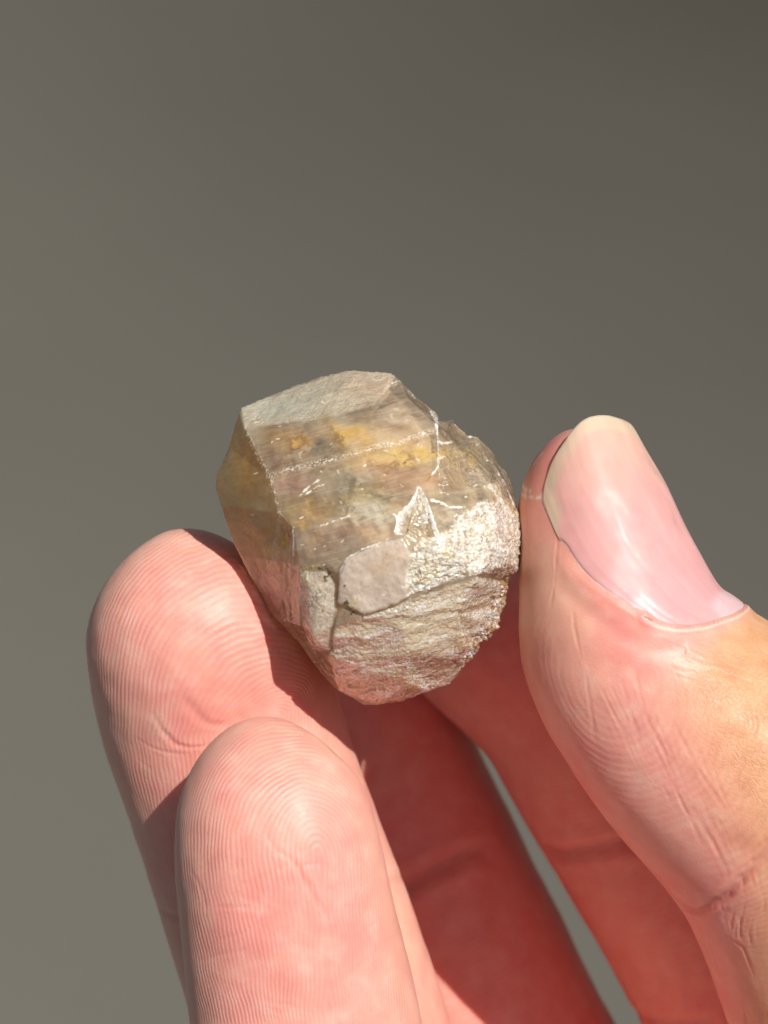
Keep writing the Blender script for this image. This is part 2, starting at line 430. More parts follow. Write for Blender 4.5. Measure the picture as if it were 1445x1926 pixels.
    if name == 'thumb':
        st = np.stack([S, TH - 2*math.pi*(TH > math.pi*1.25)], 1)
        sw = np.stack([S, (math.pi/2-st[:, 1])*d.radii(S, False)[0]], 1); poly = st_to_sw(nail_poly_st)
        sel = (S < 2.6)
        sdn = np.full(len(S), 9.0); sdn[sel] = poly_sd(sw[sel], poly)
        below = smooth(-sdn, .03, .12); disp -= .045*below
        # the fold of skin that frames the nail along its long edge and its root
        dl, tl = pline_dist(sw, st_to_sw(np.vstack([cL[18:], cB[1:]])))
        fold = np.where(sdn > -0.004, np.exp(-((dl-.055)/.055)**2), 0)
        disp += .012*fold*smooth(S, .75, 1.0) + .013*np.where(sdn > -.03, np.exp(-((dl-.012)/.028)**2), 0)*smooth(S, .85, 1.15)
        disp -= .007*np.exp(-((dl-.17)/.05)**2)*(sdn > 0)*smooth(S, .9, 1.2)*(tl < .55)
        red = np.maximum(red, .55*np.exp(-(dl/.05)**2)*(sdn > -.02))
        tan *= 1-.5*np.exp(-(dl/.05)**2)
        db, _ = pline_dist(sw, st_to_sw(cB))
        nz = perlin(uw3(S, Wd, 4.0)*9)
        fleck = .55*(1-smooth(np.abs(db-.022+.006*nz), .004, .020))*(sdn > -.01)
        for q_, wd_ in ((L(d, (1024,945),(1030,965),(1040,985)), .018), (L(d, (984,905),(990,925),(1000,932)), .020), (L(d, (982,930),(1000,945),(1025,950)), .016), (L(d, (1085,812),(1095,808)), .014), (L(d, (1000,880),(1010,862)), .012)):
            df, _ = pline_dist(sw, q_); fleck = np.maximum(fleck, (1-smooth(df+.012*nz, .3*wd_, wd_*1.3))*smooth(perlin(uw3(S, Wd, 9.0)*16), -.5, .1))
        cn_ = st_to_sw(cB[:1])[0]; disp += .020*np.exp(-((sw[:, 0]-cn_[0])**2+(sw[:, 1]-cn_[1])**2)/.045**2)
        pale = np.maximum(pale, np.clip(1.3*np.exp(-((S-1.0)/.42)**2)*smooth(-Wd, .15, .45), 0, 1))
        disp *= 1.0
    V = V + Nn*disp[:, None]
    # end caps
    tip = d.point(np.array([1e-4]), np.array([0.0]))
    nV = len(V); tipc = V[idx[0]].mean(0); endc = V[idx[-1]].mean(0)
    V = np.vstack([V, tipc, endc])
    n = n_th; a = np.arange(n); b = (a+1) % n
    tris = np.vstack([np.stack([np.full(n, nV), idx[0][a], idx[0][b]], 1), np.stack([np.full(n, nV+1), idx[-1][b], idx[-1][a]], 1)])
    ex = lambda x: np.concatenate([x, [x[idx[0]].mean(), x[idx[-1]].mean()]])
    at = dict(phase=ex(phase), ridge=ex(ramp), red=ex(red), tan=ex(tan), coarse=ex(coarse), crease=ex(crease), pale=ex(pale), fleck=ex(fleck), along=ex(S), around=ex(Wd))
    me = bpy.data.meshes.new(name)
    V = to_world(V)
    allF = list(map(tuple, F)) + list(map(tuple, tris))
    me.vertices.add(len(V)); me.vertices.foreach_set('co', V.astype(np.float32).ravel())
    lt_ = np.concatenate([F.ravel(), tris.ravel()]).astype(np.int32)
    me.loops.add(len(lt_)); me.loops.foreach_set('vertex_index', lt_)
    starts = np.concatenate([np.arange(len(F))*4, len(F)*4+np.arange(len(tris))*3]).astype(np.int32)
    me.polygons.add(len(starts)); me.polygons.foreach_set('loop_start', starts)
    me.update(calc_edges=True)
    for k_, v_ in at.items():
        x_ = me.attributes.new(k_, 'FLOAT', 'POINT'); x_.data.foreach_set('value', v_.astype(np.float32))
    bm = bmesh.new(); bm.from_mesh(me); bmesh.ops.recalc_face_normals(bm, faces=bm.faces)
    for f in bm.faces: f.smooth = True
    bm.to_mesh(me); bm.free()
    return me
def uw3(S, Wd, seed): return np.stack([S*1.4, Wd*1.4, np.full_like(S, seed)], 1)

def skin_material():
    m = NT('skin')
    tan = m.attr('tan'); red = m.attr('red'); ridge = m.attr('ridge'); crease = m.attr('crease'); coarse = m.attr('coarse'); pale = m.attr('pale')
    phase = m.attr('phase')
    n1 = m.noise(1.6, 3); n2 = m.noise(7, 4); n3 = m.noise(60, 3)
    c = m.mix(m.ramp(n1, .35, .65), (0.88, 0.44, 0.355), (0.87, 0.355, 0.305))
    c = m.mix(m.ramp(n2, .52, .72, 0, .45), c, (0.92, 0.60, 0.50))
    c = m.mix(m.math('MULTIPLY', m.ramp(n2, .30, .50, 1, 0), .40), c, (0.78, 0.28, 0.25))
    tanc = m.mix(m.ramp(n2, .3, .7), (0.68, 0.34, 0.17), (0.78, 0.44, 0.24))
    c = m.mix(m.math('MULTIPLY', tan, .95), c, tanc)
    c = m.mix(m.math('MULTIPLY', pale, .6), c, (0.86, 0.52, 0.36))
    c = m.mix(m.math('MULTIPLY', red, .6), c, (0.80, 0.27, 0.23))
    c = m.mix(m.math('MULTIPLY', crease, .35), c, (0.66, 0.24, 0.20))
    c = m.mix(m.math('MULTIPLY', m.attr('fleck'), .8), c, (0.95, 0.82, 0.72))
    s = m.math('SINE', m.math('ADD', phase, m.math('MULTIPLY', m.noise(14, 2), 1.6)))
    s = m.math('MULTIPLY_ADD', s, .5, .5)
    # pores and breaks along the ridges
    s = m.math('MULTIPLY', s, m.ramp(m.noise(45, 2), .25, .6, .72, 1.0))
    h = m.math('MULTIPLY', m.math('MULTIPLY', s, ridge), m.ramp(m.noise(3.2, 3), .32, .60, .35, 1.1))
    c = m.mix(m.math('MULTIPLY', m.math('MULTIPLY', m.math('SUBTRACT', 1.0, s), ridge), .12), c, (0.66, 0.25, 0.22))  # furrow shading and bright ridge tops, lightly tinted into the colour
    c = m.mix(m.math('MULTIPLY', h, .12), c, (0.93, 0.62, 0.52))
    nb = m.bump(h, .62, .004)
    nb = m.bump(n3, .35, .006, nb)
    # cross-hatched skin of the back of the thumb
    comb = m.n('ShaderNodeCombineXYZ', {0: m.math('MULTIPLY', m.attr('along'), .62), 1: m.attr('around'), 2: m.math('MULTIPLY', m.noise(5, 2), .35)}).outputs[0]
    vor = m.n('ShaderNodeTexVoronoi', {'Vector': comb, 'Scale': 25.0, 'Randomness': .9}, feature='DISTANCE_TO_EDGE').outputs['Distance']
    vor2 = m.n('ShaderNodeTexVoronoi', {'Vector': comb, 'Scale': 48.0, 'Randomness': 1.0}, feature='DISTANCE_TO_EDGE').outputs['Distance']
    hv = m.math('ADD', m.ramp(vor, 0, .12), m.math('MULTIPLY', m.ramp(vor2, 0, .12), .5))
    nb = m.bump(m.math('MULTIPLY', hv, coarse), .45, .006, nb)
    m.p(Base_Color=c, Roughness=m.ramp(n2, .3, .7, .42, .55), Specular_IOR_Level=.42, Normal=nb)
    m.p(Subsurface_Weight=.75, Subsurface_Scale=.075, Coat_Weight=.13, Coat_Roughness=.32)
    m.b.inputs['Subsurface Radius'].default_value = (1.0, .28, .14)
    m.b.subsurface_method = 'RANDOM_WALK'
    return m.m
SKIN = skin_material()

hand = bpy.data.objects.new('person', None); scene.collection.objects.link(hand)
hand.location = Vector(to_world(px3(1450, 2900, 24.5)))
hand['label'] = 'bare hand pinching the rough crystal between its thumb and pink fingertips'
hand['category'] = 'person'

digits = [make_digit('pinky', pinky, 300, .014, 3.2), make_digit('ring', ring, 300, .015, 4.2),
          make_digit('middle', middle, 130, .05, 4.6), make_digit('index', index, 130, .05, 5.2),
          make_digit('thumb', thumb, 420, .0145, 5.2)]
print('digits', time.time()-T0)
# the palm and wrist that the fingers grow from, below the picture
def make_palm():
    palm = Digit([(1150,2560,500,24.3,.35),(1250,2800,520,24.5,.34),(1390,3050,560,24.8,.33),(1480,3500,540,25.4,.36),(1560,3900,440,26.2,.5),(1610,4400,380,27.2,.7),(1680,5300,390,29,.8)], .9, 2.0, 2.4)
    s_l = np.concatenate([(np.linspace(0.01, 1, 16)**2)*.9, np.arange(1.0, palm.end, .2)])
    S, TH, F, idx = digit_grid(palm, 90, s_l)
    V = palm.point(S, TH); V = np.vstack([V, V[idx[0]].mean(0), V[idx[-1]].mean(0)])
    n = 90; a = np.arange(n); b = (a+1) % n; nV = len(S)
    bm = bmesh.new(); vs = [bm.verts.new(v) for v in to_world(V)]
    for q in F: bm.faces.new([vs[i] for i in q])
    for i in range(n):
        bm.faces.new([vs[nV], vs[idx[0][a[i]]], vs[idx[0][b[i]]]]); bm.faces.new([vs[nV+1], vs[idx[-1][b[i]]], vs[idx[-1][a[i]]]])
    bmesh.ops.recalc_face_normals(bm, faces=bm.faces)
    for f in bm.faces: f.smooth = True
    me = bpy.data.meshes.new('palm'); bm.to_mesh(me); bm.free()
    for k_ in ('phase','ridge','red','tan','coarse','crease','pale','fleck','along','around'): me.attributes.new(k_, 'FLOAT', 'POINT')
    return me
palm_me = make_palm()
body = bpy.data.objects.new('hand', palm_me); scene.collection.objects.link(body)
tmp = []
for i, me in enumerate(digits):
    o = bpy.data.objects.new('tmp', me); scene.collection.objects.link(o); tmp.append(o)
    md = body.modifiers.new('join', 'BOOLEAN'); md.operation = 'UNION'; md.object = o; md.solver = 'MANIFOLD'
dg = bpy.context.evaluated_depsgraph_get()
final = bpy.data.meshes.new_from_object(body.evaluated_get(dg), preserve_all_data_layers=True, depsgraph=dg)
body.modifiers.clear(); body.data = final; final.name = 'hand'
for o in tmp: bpy.data.objects.remove(o)
for me in digits + [palm_me]: bpy.data.meshes.remove(me)
final.materials.clear(); final.materials.append(SKIN)
final.polygons.foreach_set('use_smooth', np.full(len(final.polygons), True))
print('hand', len(final.vertices), [a.name for a in final.attributes], time.time()-T0)
def put_under(o, parent):
    o.parent = parent; o.matrix_parent_inverse = Matrix.Translation(parent.location).inverted()
put_under(body, hand)

# ------------------------------------------------------------------ thumbnail
def build_nail():
    u = np.linspace(0, 1, NU)[:, None, None]; v = np.linspace(0, 1, NV)[None, :, None]
    Lc, Rc = cL[:, None, :], cR[:, None, :]; Tc, Bc = cT[None], cB[None]
    st = (1-v)*Lc + v*Rc + (1-u)*Tc + u*Bc - ((1-u)*(1-v)*cT[0] + (1-u)*v*cT[-1] + u*(1-v)*cB[0] + u*v*cB[-1])
    S = st[..., 0].ravel(); TH = st[..., 1].ravel()
    U = np.broadcast_to(u[..., 0], (NU, NV)).ravel(); Vv = np.broadcast_to(v[..., 0], (NU, NV)).ravel()
    Sx = np.maximum(S, 1e-3)
    P = thumb.point(Sx, TH, capped=False)
    idx = np.arange(NU*NV).reshape(NU, NV)
    F = np.stack([idx[:-1, :-1], idx[1:, :-1], idx[1:, 1:], idx[:-1, 1:]], -1).reshape(-1, 4)
    Nn = vert_normals(P, F)
    if (Nn[:, 2].mean()) < 0: Nn = -Nn; F = F[:, ::-1]
    # sits just proud of the skin, tucked under it at the long edge and the root
    edge = np.minimum(smooth(Vv, 0, .06) + smooth(1-U, .62, .75), 1)*smooth(1-U, 0, .03)
    lift = -.022 + .030*edge
    lift = lift + .0018*np.sin(Vv*60+2*perlin(np.stack([Vv*14, U*1.5, 0*U], 1))*2)*.35 + .004*fbm(np.stack([Vv*5, U*3, 0*U+3], 1), 2)
    P1 = P + Nn*lift[:, None]; P0 = P + Nn*(lift-.028)[:, None]
    V = np.vstack([P1, P0]); n = len(P1)
    per = np.concatenate([idx[0, :-1], idx[:-1, -1], idx[-1, ::-1][:-1], idx[::-1, 0][:-1]])
    pn = np.roll(per, -1)
    F2 = F[:, ::-1] + n; side = np.stack([per, pn, pn+n, per+n], 1)
    FF = np.vstack([F, F2, side])
    # colour zones: free edge along tip and the upper long edge, pink bed, pale moon at the root
    dT, _ = pline_dist(np.stack([S, (math.pi/2-TH)*.55], 1), np.stack([cT[:, 0], (math.pi/2-cT[:, 1])*.55], 1))
    dL, tl = pline_dist(np.stack([S, (math.pi/2-TH)*.55], 1), np.stack([cL[:, 0], (math.pi/2-cL[:, 1])*.55], 1))
    wob = .02*perlin(np.stack([Vv*9, U*9, 0*U+8], 1))
    free = 1-smooth(dT+wob, .085, .125)
    free = np.maximum(free, (1-smooth(dL+wob*.5+.25*np.maximum(tl-.12, 0), .09, .13))*(1-smooth(U, .2, .32)))
    moon = 1-smooth(np.hypot((Vv-.62)*.85, (1-U)*.95)+wob, .19, .235)
    X2 = np.concatenate([free, free]), np.concatenate([moon, moon]), np.concatenate([U, U]), np.concatenate([Vv, Vv])
    m = NT('thumbnail_material')
    f, mo, uu, vv = m.attr('free'), m.attr('moon'), m.attr('nu'), m.attr('nv')
    n = m.noise(3, 3)
    st_ = m.n('ShaderNodeCombineXYZ', {0: m.math('MULTIPLY', vv, 26.0), 1: m.math('MULTIPLY', uu, 1.6), 2: 0.0}).outputs[0]
    ridg = m.noise(1.0, 3, st_)
    bed = m.mix(m.ramp(n, .3, .7), (0.86, 0.43, 0.37), (0.85, 0.38, 0.36))
    bed = m.mix(m.ramp(uu, .2, .75, 0, .7), bed, (0.82, 0.38, 0.41))
    bed = m.mix(m.ramp(uu, .32, .1, 0, .40), bed, (0.86, 0.55, 0.40))
    bed = m.mix(m.ramp(ridg, .45, .7, 0, .12), bed, (0.9, .65, .6))
    c = m.mix(m.math('MULTIPLY', mo, .6), bed, (0.86, 0.60, 0.62))
    c = m.mix(f, c, m.mix(m.ramp(n, .35, .65), (0.74, 0.53, 0.38), (0.78, 0.52, 0.40)))
    m.p(Base_Color=c, Roughness=m.ramp(m.noise(5, 3), .35, .65, .40, .56), Specular_IOR_Level=.45, Subsurface_Weight=.8, Subsurface_Scale=.08, Coat_Weight=.06, Coat_Roughness=.16)
    m.b.inputs['Subsurface Radius'].default_value = (1, .4, .25)
    m.p(Normal=m.bump(m.math('ADD', ridg, m.math('MULTIPLY', m.noise(30, 2), .25)), .30, .008, m.bump(m.noise(2.2, 2), .5, .10)))
    o = mesh_from('thumbnail', to_world(V), FF, m.m, None, dict(free=X2[0], moon=X2[1], nu=X2[2], nv=X2[3]))
    put_under(o, hand)
build_nail()

# ------------------------------------------------------------------ crystal
CD = 21.55                               # distance of the crystal's middle
def cc(x, y): return 380+x*620/1445.0, 670+y*620/1445.0     # enlarged-view coordinates -> photograph pixels
outline = [(640,66,-.05),(740,66,-.03),(830,75,0),(870,108,.05),(950,190,.08),(1045,272,.1),(1100,266,-.1),(1165,342,-.12),(1207,355,-.1),(1280,430,-.15),(1335,520,-.2),(1368,605,-.15),(1392,700,0),(1396,770,.05),(1390,850,.1),(1388,932,.1),
           (1340,985,.0),(1320,1090,-.1),(1290,1190,-.1),(1215,1270,-.1),(1130,1385,-.1),(1085,1440,-.1),(1000,1465,-.1),(880,1510,-.1),(770,1528,-.1),(715,1525,-.1),(600,1465,-.05),(500,1362,0),(420,1245,0),(320,1150,-.03),(240,1012,.0),(165,872,.04),(125,780,.10),(80,650,.18),(60,580,.16),(68,510,.14),(120,400,.10),(148,290,.05),(170,225,.0),(330,160,-.1),(510,97,-.08)]
inner = dict(A=(190,318,.22), B=(480,290,.42), C=(560,272,.46), D=(760,240,.48), E=(900,180,.36), F=(1028,300,.50), G=(1042,480,.64), H=(300,540,.50), I=(335,690,.58), J=(405,755,.66), K=(425,915,.66), Lx=(430,1180,.42),
             N=(600,950,.78), P=(760,830,.84), P2=(885,800,.86), Q=(912,900,.86), R=(902,1060,.80), S_=(715,1130,.74), T=(592,1085,.68), U=(575,1190,.62), V=(560,1310,.40), W=(1262,565,.44), X=(1050,850,.86), Y=(1200,962,.66), Z=(950,580,.78),
             a=(850,770,.82), b=(640,700,.76), c=(700,480,.70), d=(900,1300,.50), e=(1120,1130,.52), f=(700,1360,.36), g=(1150,1270,.30), h=(1290,800,.56), i=(1180,450,.28), j=(1100,600,.68), k=(880,1180,.66), l=(1080,350,.40), m_=(500,1200,.50), n=(540,1000,.67), o=(1100,1330,.2), p=(900,1430,.22), q=(1330,900,.40))
def build_crystal():
    root = bpy.data.objects.new('crystal', None); scene.collection.objects.link(root)
    root.location = Vector(to_world(px3(*cc(720, 800), CD)))
    root['label'] = 'rough chunk of translucent quartz with amber stains and white cracks held between the fingertips'
    root['category'] = 'crystal'
    pts = [(x, y) for x, y, h in outline]; hs = [h for *_, h in outline]; no = len(pts)
    key = {}
    for k_, (x, y, h) in inner.items(): key[k_] = len(pts); pts.append((x, y)); hs.append(h)
    E = [(i, (i+1) % no) for i in range(no)]
    chains = ['ABCDE', 'AHIJK', 'FG', ['N','P','P2','Q','R','S_','T','N'], ['T','U','V'], ['R','Y'], ['Y', 'q'], ['W','h'], ['Z','P2'], ['X','Z'], ['K','Lx']]
    for ch in chains:
        for a_, b_ in zip(ch[:-1], ch[1:]): E.append((key[a_], key[b_]))
    E += [(key['A'], 38), (key['E'], 4), (key['F'], 5), (key['W'], 10), (key['q'], 15), (key['V'], 27), (key['Lx'], 29)]
    out = delaunay_2d_cdt([Vector(p) for p in pts], E, [list(range(no))], 1, 1e-3)
    v2, _, tris = out[0], out[1], out[2]; orig = out[3]
    v2 = np.array([tuple(v) for v in v2]); h = np.zeros(len(v2))
    P_ = np.array(pts); hs = np.array(hs)
    for i_, v in enumerate(v2):
        dd = np.hypot(*(P_-v).T); k_ = np.argsort(dd)[:3]
        h[i_] = hs[k_[0]] if dd[k_[0]] < .5 else (hs[k_]/dd[k_]).sum()/(1/dd[k_]).sum()
    tris = [t for t in tris if len(t) == 3]
    def pos(x, y, hh):
        X, Y = cc(np.asarray(x, float), np.asarray(y, float)); return px3(X, Y, CD - np.asarray(hh, float)*0 ) + np.stack([0*X, 0*X, np.asarray(hh, float)], -1)
    # height moves points along the line of sight so that the traced outline holds
    def pos(x, y, hh):
        X, Y = cc(np.asarray(x, float), np.asarray(y, float)); return px3(X, Y, CD-np.asarray(hh, float))
    VV = [tuple(p) for p in pos(v2[:, 0], v2[:, 1], h)]
    FF = [tuple(t) for t in tris]
    # back: three shrinking rings towards a broken rear face
    omap = []
    for i_ in range(no):
        omap.append(int(np.argmin(np.hypot(*(v2-P_[i_]).T))))
    cen = np.array([730., 800.]); prev = omap; rs = np.random.RandomState(3)
    for sc_, dz in ((.93, .38), (.74, .78), (.42, 1.0)):
        ring_ = []
        for i_ in range(no):
            q = cen + (P_[i_]-cen)*(sc_*(1+.03*rs.randn())); z = min(hs[i_], 0)*(sc_) - dz*(1+.07*rs.randn())
            VV.append(tuple(pos(q[0], q[1], z))); ring_.append(len(VV)-1)
        for i_ in range(no):
            j_ = (i_+1) % no
            FF.append((prev[i_], prev[j_], ring_[j_])); FF.append((prev[i_], ring_[j_], ring_[i_]))
        prev = ring_
    VV.append(tuple(pos(*cen, -1.05)))
    for i_ in range(no): FF.append((prev[i_], prev[(i_+1) % no], len(VV)-1))
    # refine by edge length
    V = np.array(VV); F = np.array(FF)
    fc_ = V[F].mean(1); fn_ = np.cross(V[F[:, 1]]-V[F[:, 0]], V[F[:, 2]]-V[F[:, 0]])
    nfr = len(tris); cenV = V.mean(0)
    want = np.where(np.arange(len(F)) < nfr, fn_[:, 2], (fn_*(fc_-cenV)).sum(1))
    F[want < 0] = F[want < 0][:, ::-1]
    def refine(V, F, lim):
        e = np.sort(np.concatenate([F[:, [0, 1]], F[:, [1, 2]], F[:, [2, 0]]]), 1)
        ue, inv = np.unique(e, axis=0, return_inverse=True); inv = inv.ravel()
        ln = np.linalg.norm(V[ue[:, 0]]-V[ue[:, 1]], axis=1)
        mid = .5*(V[ue[:, 0]]+V[ue[:, 1]])
        lm = np.where(mid[:, 2] > -(CD+.35), lim, lim*3.5)
        split = ln > lm
        if not split.any(): return V, F, False
        nid = np.full(len(ue), -1); nid[split] = len(V)+np.arange(split.sum())
        V = np.vstack([V, mid[split]]); nf = len(F)
        m0, m1, m2 = nid[inv[:nf]], nid[inv[nf:2*nf]], nid[inv[2*nf:]]
        a_, b_, c_ = F.T; out = []
        k_ = (m0 >= 0).astype(int)+(m1 >= 0)*2+(m2 >= 0)*4
        def T(s, *cols): out.append(np.stack([np.asarray(c)[s] for c in cols], 1))
        s = k_ == 0; T(s, a_, b_, c_)
        s = k_ == 1; T(s, a_, m0, c_); T(s, m0, b_, c_)
        s = k_ == 2; T(s, a_, b_, m1); T(s, a_, m1, c_)
        s = k_ == 4; T(s, a_, b_, m2); T(s, m2, b_, c_)
        s = k_ == 3; T(s, m0, b_, m1); T(s, a_, m0, m1); T(s, a_, m1, c_)
        s = k_ == 6; T(s, m1, c_, m2); T(s, a_, b_, m1); T(s, a_, m1, m2)
        s = k_ == 5; T(s, a_, m0, m2); T(s, m0, b_, c_); T(s, m0, c_, m2)
        s = k_ == 7; T(s, a_, m0, m2); T(s, m0, b_, m1); T(s, m2, m1, c_); T(s, m0, m1, m2)
        return V, np.vstack(out), True
    go = True; it = 0
    while go and it < 12: V, F, go = refine(V, F, .020); it += 1
    ncore, Fcore = len(V), F.copy(); go = True; it = 0
    while go and it < 12: V, F, go = refine(V, F, .0105); it += 1
    print('crystal verts', len(V), len(F), time.time()-T0)
    # coordinates in the enlarged view, to place every feature of the surface
    X = V[:, 0]/-V[:, 2]*FPX+W/2; Y = H/2 - V[:, 1]/-V[:, 2]*FPX
    G = np.stack([(X-380)*1445/620, (Y-670)*1445/620], 1)      # 1 unit = .0158 mm... about .00158 cm
    hgt = V[:, 2]+CD
    N0 = vert_normals(V, F); sgn = np.sign((N0*(V-V.mean(0))).sum(1).mean()); N0 *= sgn
    if sgn < 0: F = F[:, ::-1]; Fcore = Fcore[:, ::-1]
    front = smooth(N0[:, 2], -.05, .15)
    GU = .00156
    warp = np.stack([fbm(np.stack([G[:, 0]/90, G[:, 1]/90, hgt*3], 1), 4), fbm(np.stack([G[:, 0]/90+31, G[:, 1]/90, hgt*3], 1), 4)], 1)
    Gw = G + 42*warp
    warp2 = np.stack([fbm(np.stack([G[:, 0]/26, G[:, 1]/20, hgt*6+4], 1), 3), fbm(np.stack([G[:, 0]/26+31, G[:, 1]/20, hgt*6+4], 1), 3)], 1)
    G3 = lambda s, z=0: np.stack([G[:, 0]/s, G[:, 1]/s, hgt/GU/s+z], 1)
    # ---- regions
    chunk = poly_sd(G+10*warp, [(603,950),(640,885),(760,822),(885,792),(915,860),(905,1052),(858,1082),(715,1134),(690,1122),(590,1078)])
    glit = poly_sd(Gw, [(905,850),(1050,790),(1120,700),(1260,620),(1392,700),(1390,930),(1200,962),(1050,1000),(905,1062),(900,930)])
    lower = poly_sd(G+14*warp, [(575,1190),(720,1140),(905,1068),(1200,970),(1330,985),(1320,1090),(1290,1190),(1215,1270),(1085,1440),(880,1510),(770,1528),(600,1465),(555,1320)])
    frost = poly_sd(G+12*warp, [(165,225),(330,160),(510,95),(640,60),(740,60),(860,80),(760,215),(640,245),(560,268),(480,288),(300,305),(190,318)])
    colm = poly_sd(G+8*warp, [(428,960),(455,935),(535,945),(578,1000),(585,1110),(562,1180),(560,1295),(515,1300),(480,1280),(440,1180),(425,1060)])
    leftf = poly_sd(G, [(170,225),(190,318),(300,540),(335,690),(300,900),(240,1012),(125,780),(60,580),(68,510),(120,400)])
    uright = poly_sd(Gw, [(1045,470),(1060,380),(1207,355),(1335,520),(1368,605),(1260,565),(1050,620),(990,560)])
    rcrust = pline_dist(Gw, [(1350,970),(1320,1080),(1290,1180),(1230,1260),(1160,1340)])[0]
    rflake = pline_dist(Gw, [(1270,570),(1330,650),(1380,730),(1390,880)])[0]
    # striations follow the tilt of the broken face
    ang = math.radians(-13); ca, sa = math.cos(ang), math.sin(ang)
    GA = np.stack([G[:, 0]*ca+G[:, 1]*sa, -G[:, 0]*sa+G[:, 1]*ca], 1)
    GA[:, 1] += 26*warp[:, 0] + .00012*(G[:, 0]-1300)**2
    stri = fbm(np.stack([GA[:, 0]/170, GA[:, 1]/24, 0*hgt], 1), 4, .6)
    strb = perlin(np.stack([GA[:, 0]/420, GA[:, 1]/62, 0*hgt+5], 1))
    cell = fbm(G3(13), 3, .65); cell2 = fbm(G3(32, 7), 3, .55)
    cell0 = fbm(G3(18, 51), 2)
    mlow = 1-smooth(lower, -14, 8); mgl = 1-smooth(glit, -20, 12); mch = 1-smooth(chunk+5*cell0, -13, 6); mfr = 1-smooth(frost, -8, 8); mco = 1-smooth(colm, -6, 4)
    mlf = 1-smooth(leftf, -6, 6); mur = 1-smooth(uright, -20, 10)
    D = np.zeros(len(V))
    D += .010*fbm(G3(150), 3) + .0035*fbm(G3(42, 3), 3) + .0010*fbm(G3(9, 5), 2)*(1-mch)
    D += mlow*(.016*strb + .011*stri + .005*cell)
    D += mgl*(.024*fbm(np.stack([GA[:, 0]/75, GA[:, 1]/34, 0*hgt+2], 1), 4, .62)+.018*cell+.010*cell2)
    D += mch*(.022 + .006*cell2) - .009*np.exp(-((chunk-7)/6)**2)*smooth(G[:, 1], 900, 1050)
    D += .018*np.exp(-(np.maximum(0, np.abs(chunk+6)-2)/5)**2)*0
    D += mfr*(.006*cell + .003*fbm(G3(22, 1), 2))
    D += mur*(.010*cell2 + .004*cell)
    # the small crystal lying against the lower left: rounded body in a recess
    ax, tt_ = pline_dist(G, [(500,950),(510,1100),(520,1280)])
    D += mco*(.045*smooth(-colm, -4, 62) + .008*cell) - .018*np.exp(-((colm-6)/9)**2)*smooth(G[:, 0], 470, 560)
    # fine parallel growth lines on the left faces
    gl = np.sin(G[:, 0]/5.2+2.5*perlin(np.stack([G[:, 0]/60, G[:, 1]/300, 0*hgt], 1)))
    mgl2 = np.exp(-((G[:, 0]-385-.02*(G[:, 1]-900))/38)**2)*smooth(G[:, 1], 740, 800)*(1-smooth(G[:, 1], 1120, 1180))
    D += .0016*gl*mgl2
    # rough rims
    rim = np.exp(-(rcrust/46)**2); rfl = np.exp(-(rflake/30)**2)
    D += rim*(.050*fbm(G3(26, 9), 3, .6)) + rfl*(.030*fbm(G3(22, 9), 3, .6))
    nonfront = 1-front
    D += nonfront*(.020*fbm(G3(130, 5), 4) + .004*cell)
    # step along the crack between the two upper blocks
    crackB, tB = pline_dist(G+5*warp, [(1018,262),(1032,290),(1036,330),(1046,400),(1040,480),(1008,520)])
    sideB = np.where(G[:, 0] > 1038+.02*(G[:, 1]-350), 1, 0)
    mstep = smooth(G[:, 1], 240, 270)*(1-smooth(G[:, 1], 400, 520))
    D -= .028*smooth(G[:, 0], 1034, 1046)*mstep*(1-smooth(G[:, 0], 1090, 1250))
    # star-shaped chip and its rays
    star = poly_sd(G+6*warp, [(950,578),(985,640),(1012,720),(1040,790),(960,790),(925,795),(850,772),(862,700),(915,650)])
    ms = 1-smooth(star, -5, 3); D -= .030*ms*(1+.8*cell2)
    cracks = [([(950,578),(925,640),(862,700),(850,772)], 7.0), ([(850,772),(905,785),(938,812)], 5.0), ([(950,578),(985,640),(1012,720),(1040,800),(1050,850),(1048,900)], 5.5),
              ([(1000,630),(1045,640),(1085,662),(1150,662)], 4.0), ([(835,688),(862,705)], 3.5), ([(1018,262),(1032,290),(1036,330),(1046,400),(1040,470)], 9.0), ([(1040,370),(1075,375),(1112,366)], 4.5), ([(1040,478),(1008,520)], 3.0),
              ([(1045,400),(1060,440),(1080,432)], 3.0), ([(1000,240),(1030,275)], 6.0), ([(605,945),(640,885),(700,850),(820,800)], 3.0), ([(1265,570),(1300,620),(1350,690)], 10.0), ([(1290,500),(1345,600),(1372,660)], 3.0),
              ([(1045,268),(1100,264)], 3.0), ([(1170,345),(1207,353)], 3.0), ([(400,750),(402,830),(398,880)], 3.0), ([(1000,960),(1060,930),(1050,860)], 5.0), ([(900,1050),(960,1010),(1040,1000)], 5.0), ([(520,745),(600,715),(650,700)], 2.2), ([(430,610),(470,570),(520,540)], 2.6), ([(455,605),(500,575),(540,560)], 2.0)]
    white = np.zeros(len(V))
    jag = 4.0*perlin(G3(16, 2)) + 3.0*perlin(G3(7, 2))
    for ln, wd in cracks:
        wd = wd*1.35
        dd, t = pline_dist(G, ln); k_ = 1-smooth(np.abs(dd+jag)-wd*.3*(1+2.2*perlin(G3(24, 12))), 0, wd*.8)
        k_ *= (1-np.abs(2*t-1)**10*.6)*smooth(perlin(G3(12, 20)), -.9, -.25); white = np.maximum(white, k_*front); D += .006*k_*(cell+.3)
    dS, _ = pline_dist(G, [(950,578),(925,640),(862,700),(850,772)])
    white = np.maximum(white, ms*(1-smooth(dS, 6, 46))*(.35+.5*smooth(cell+cell2, -.2, .3)))
    # long scratch across the main face: a dotted band
    dA, tA = pline_dist(G, [(290,528),(420,490),(560,455),(660,425),(760,400),(880,375),(960,345),(1025,325)])
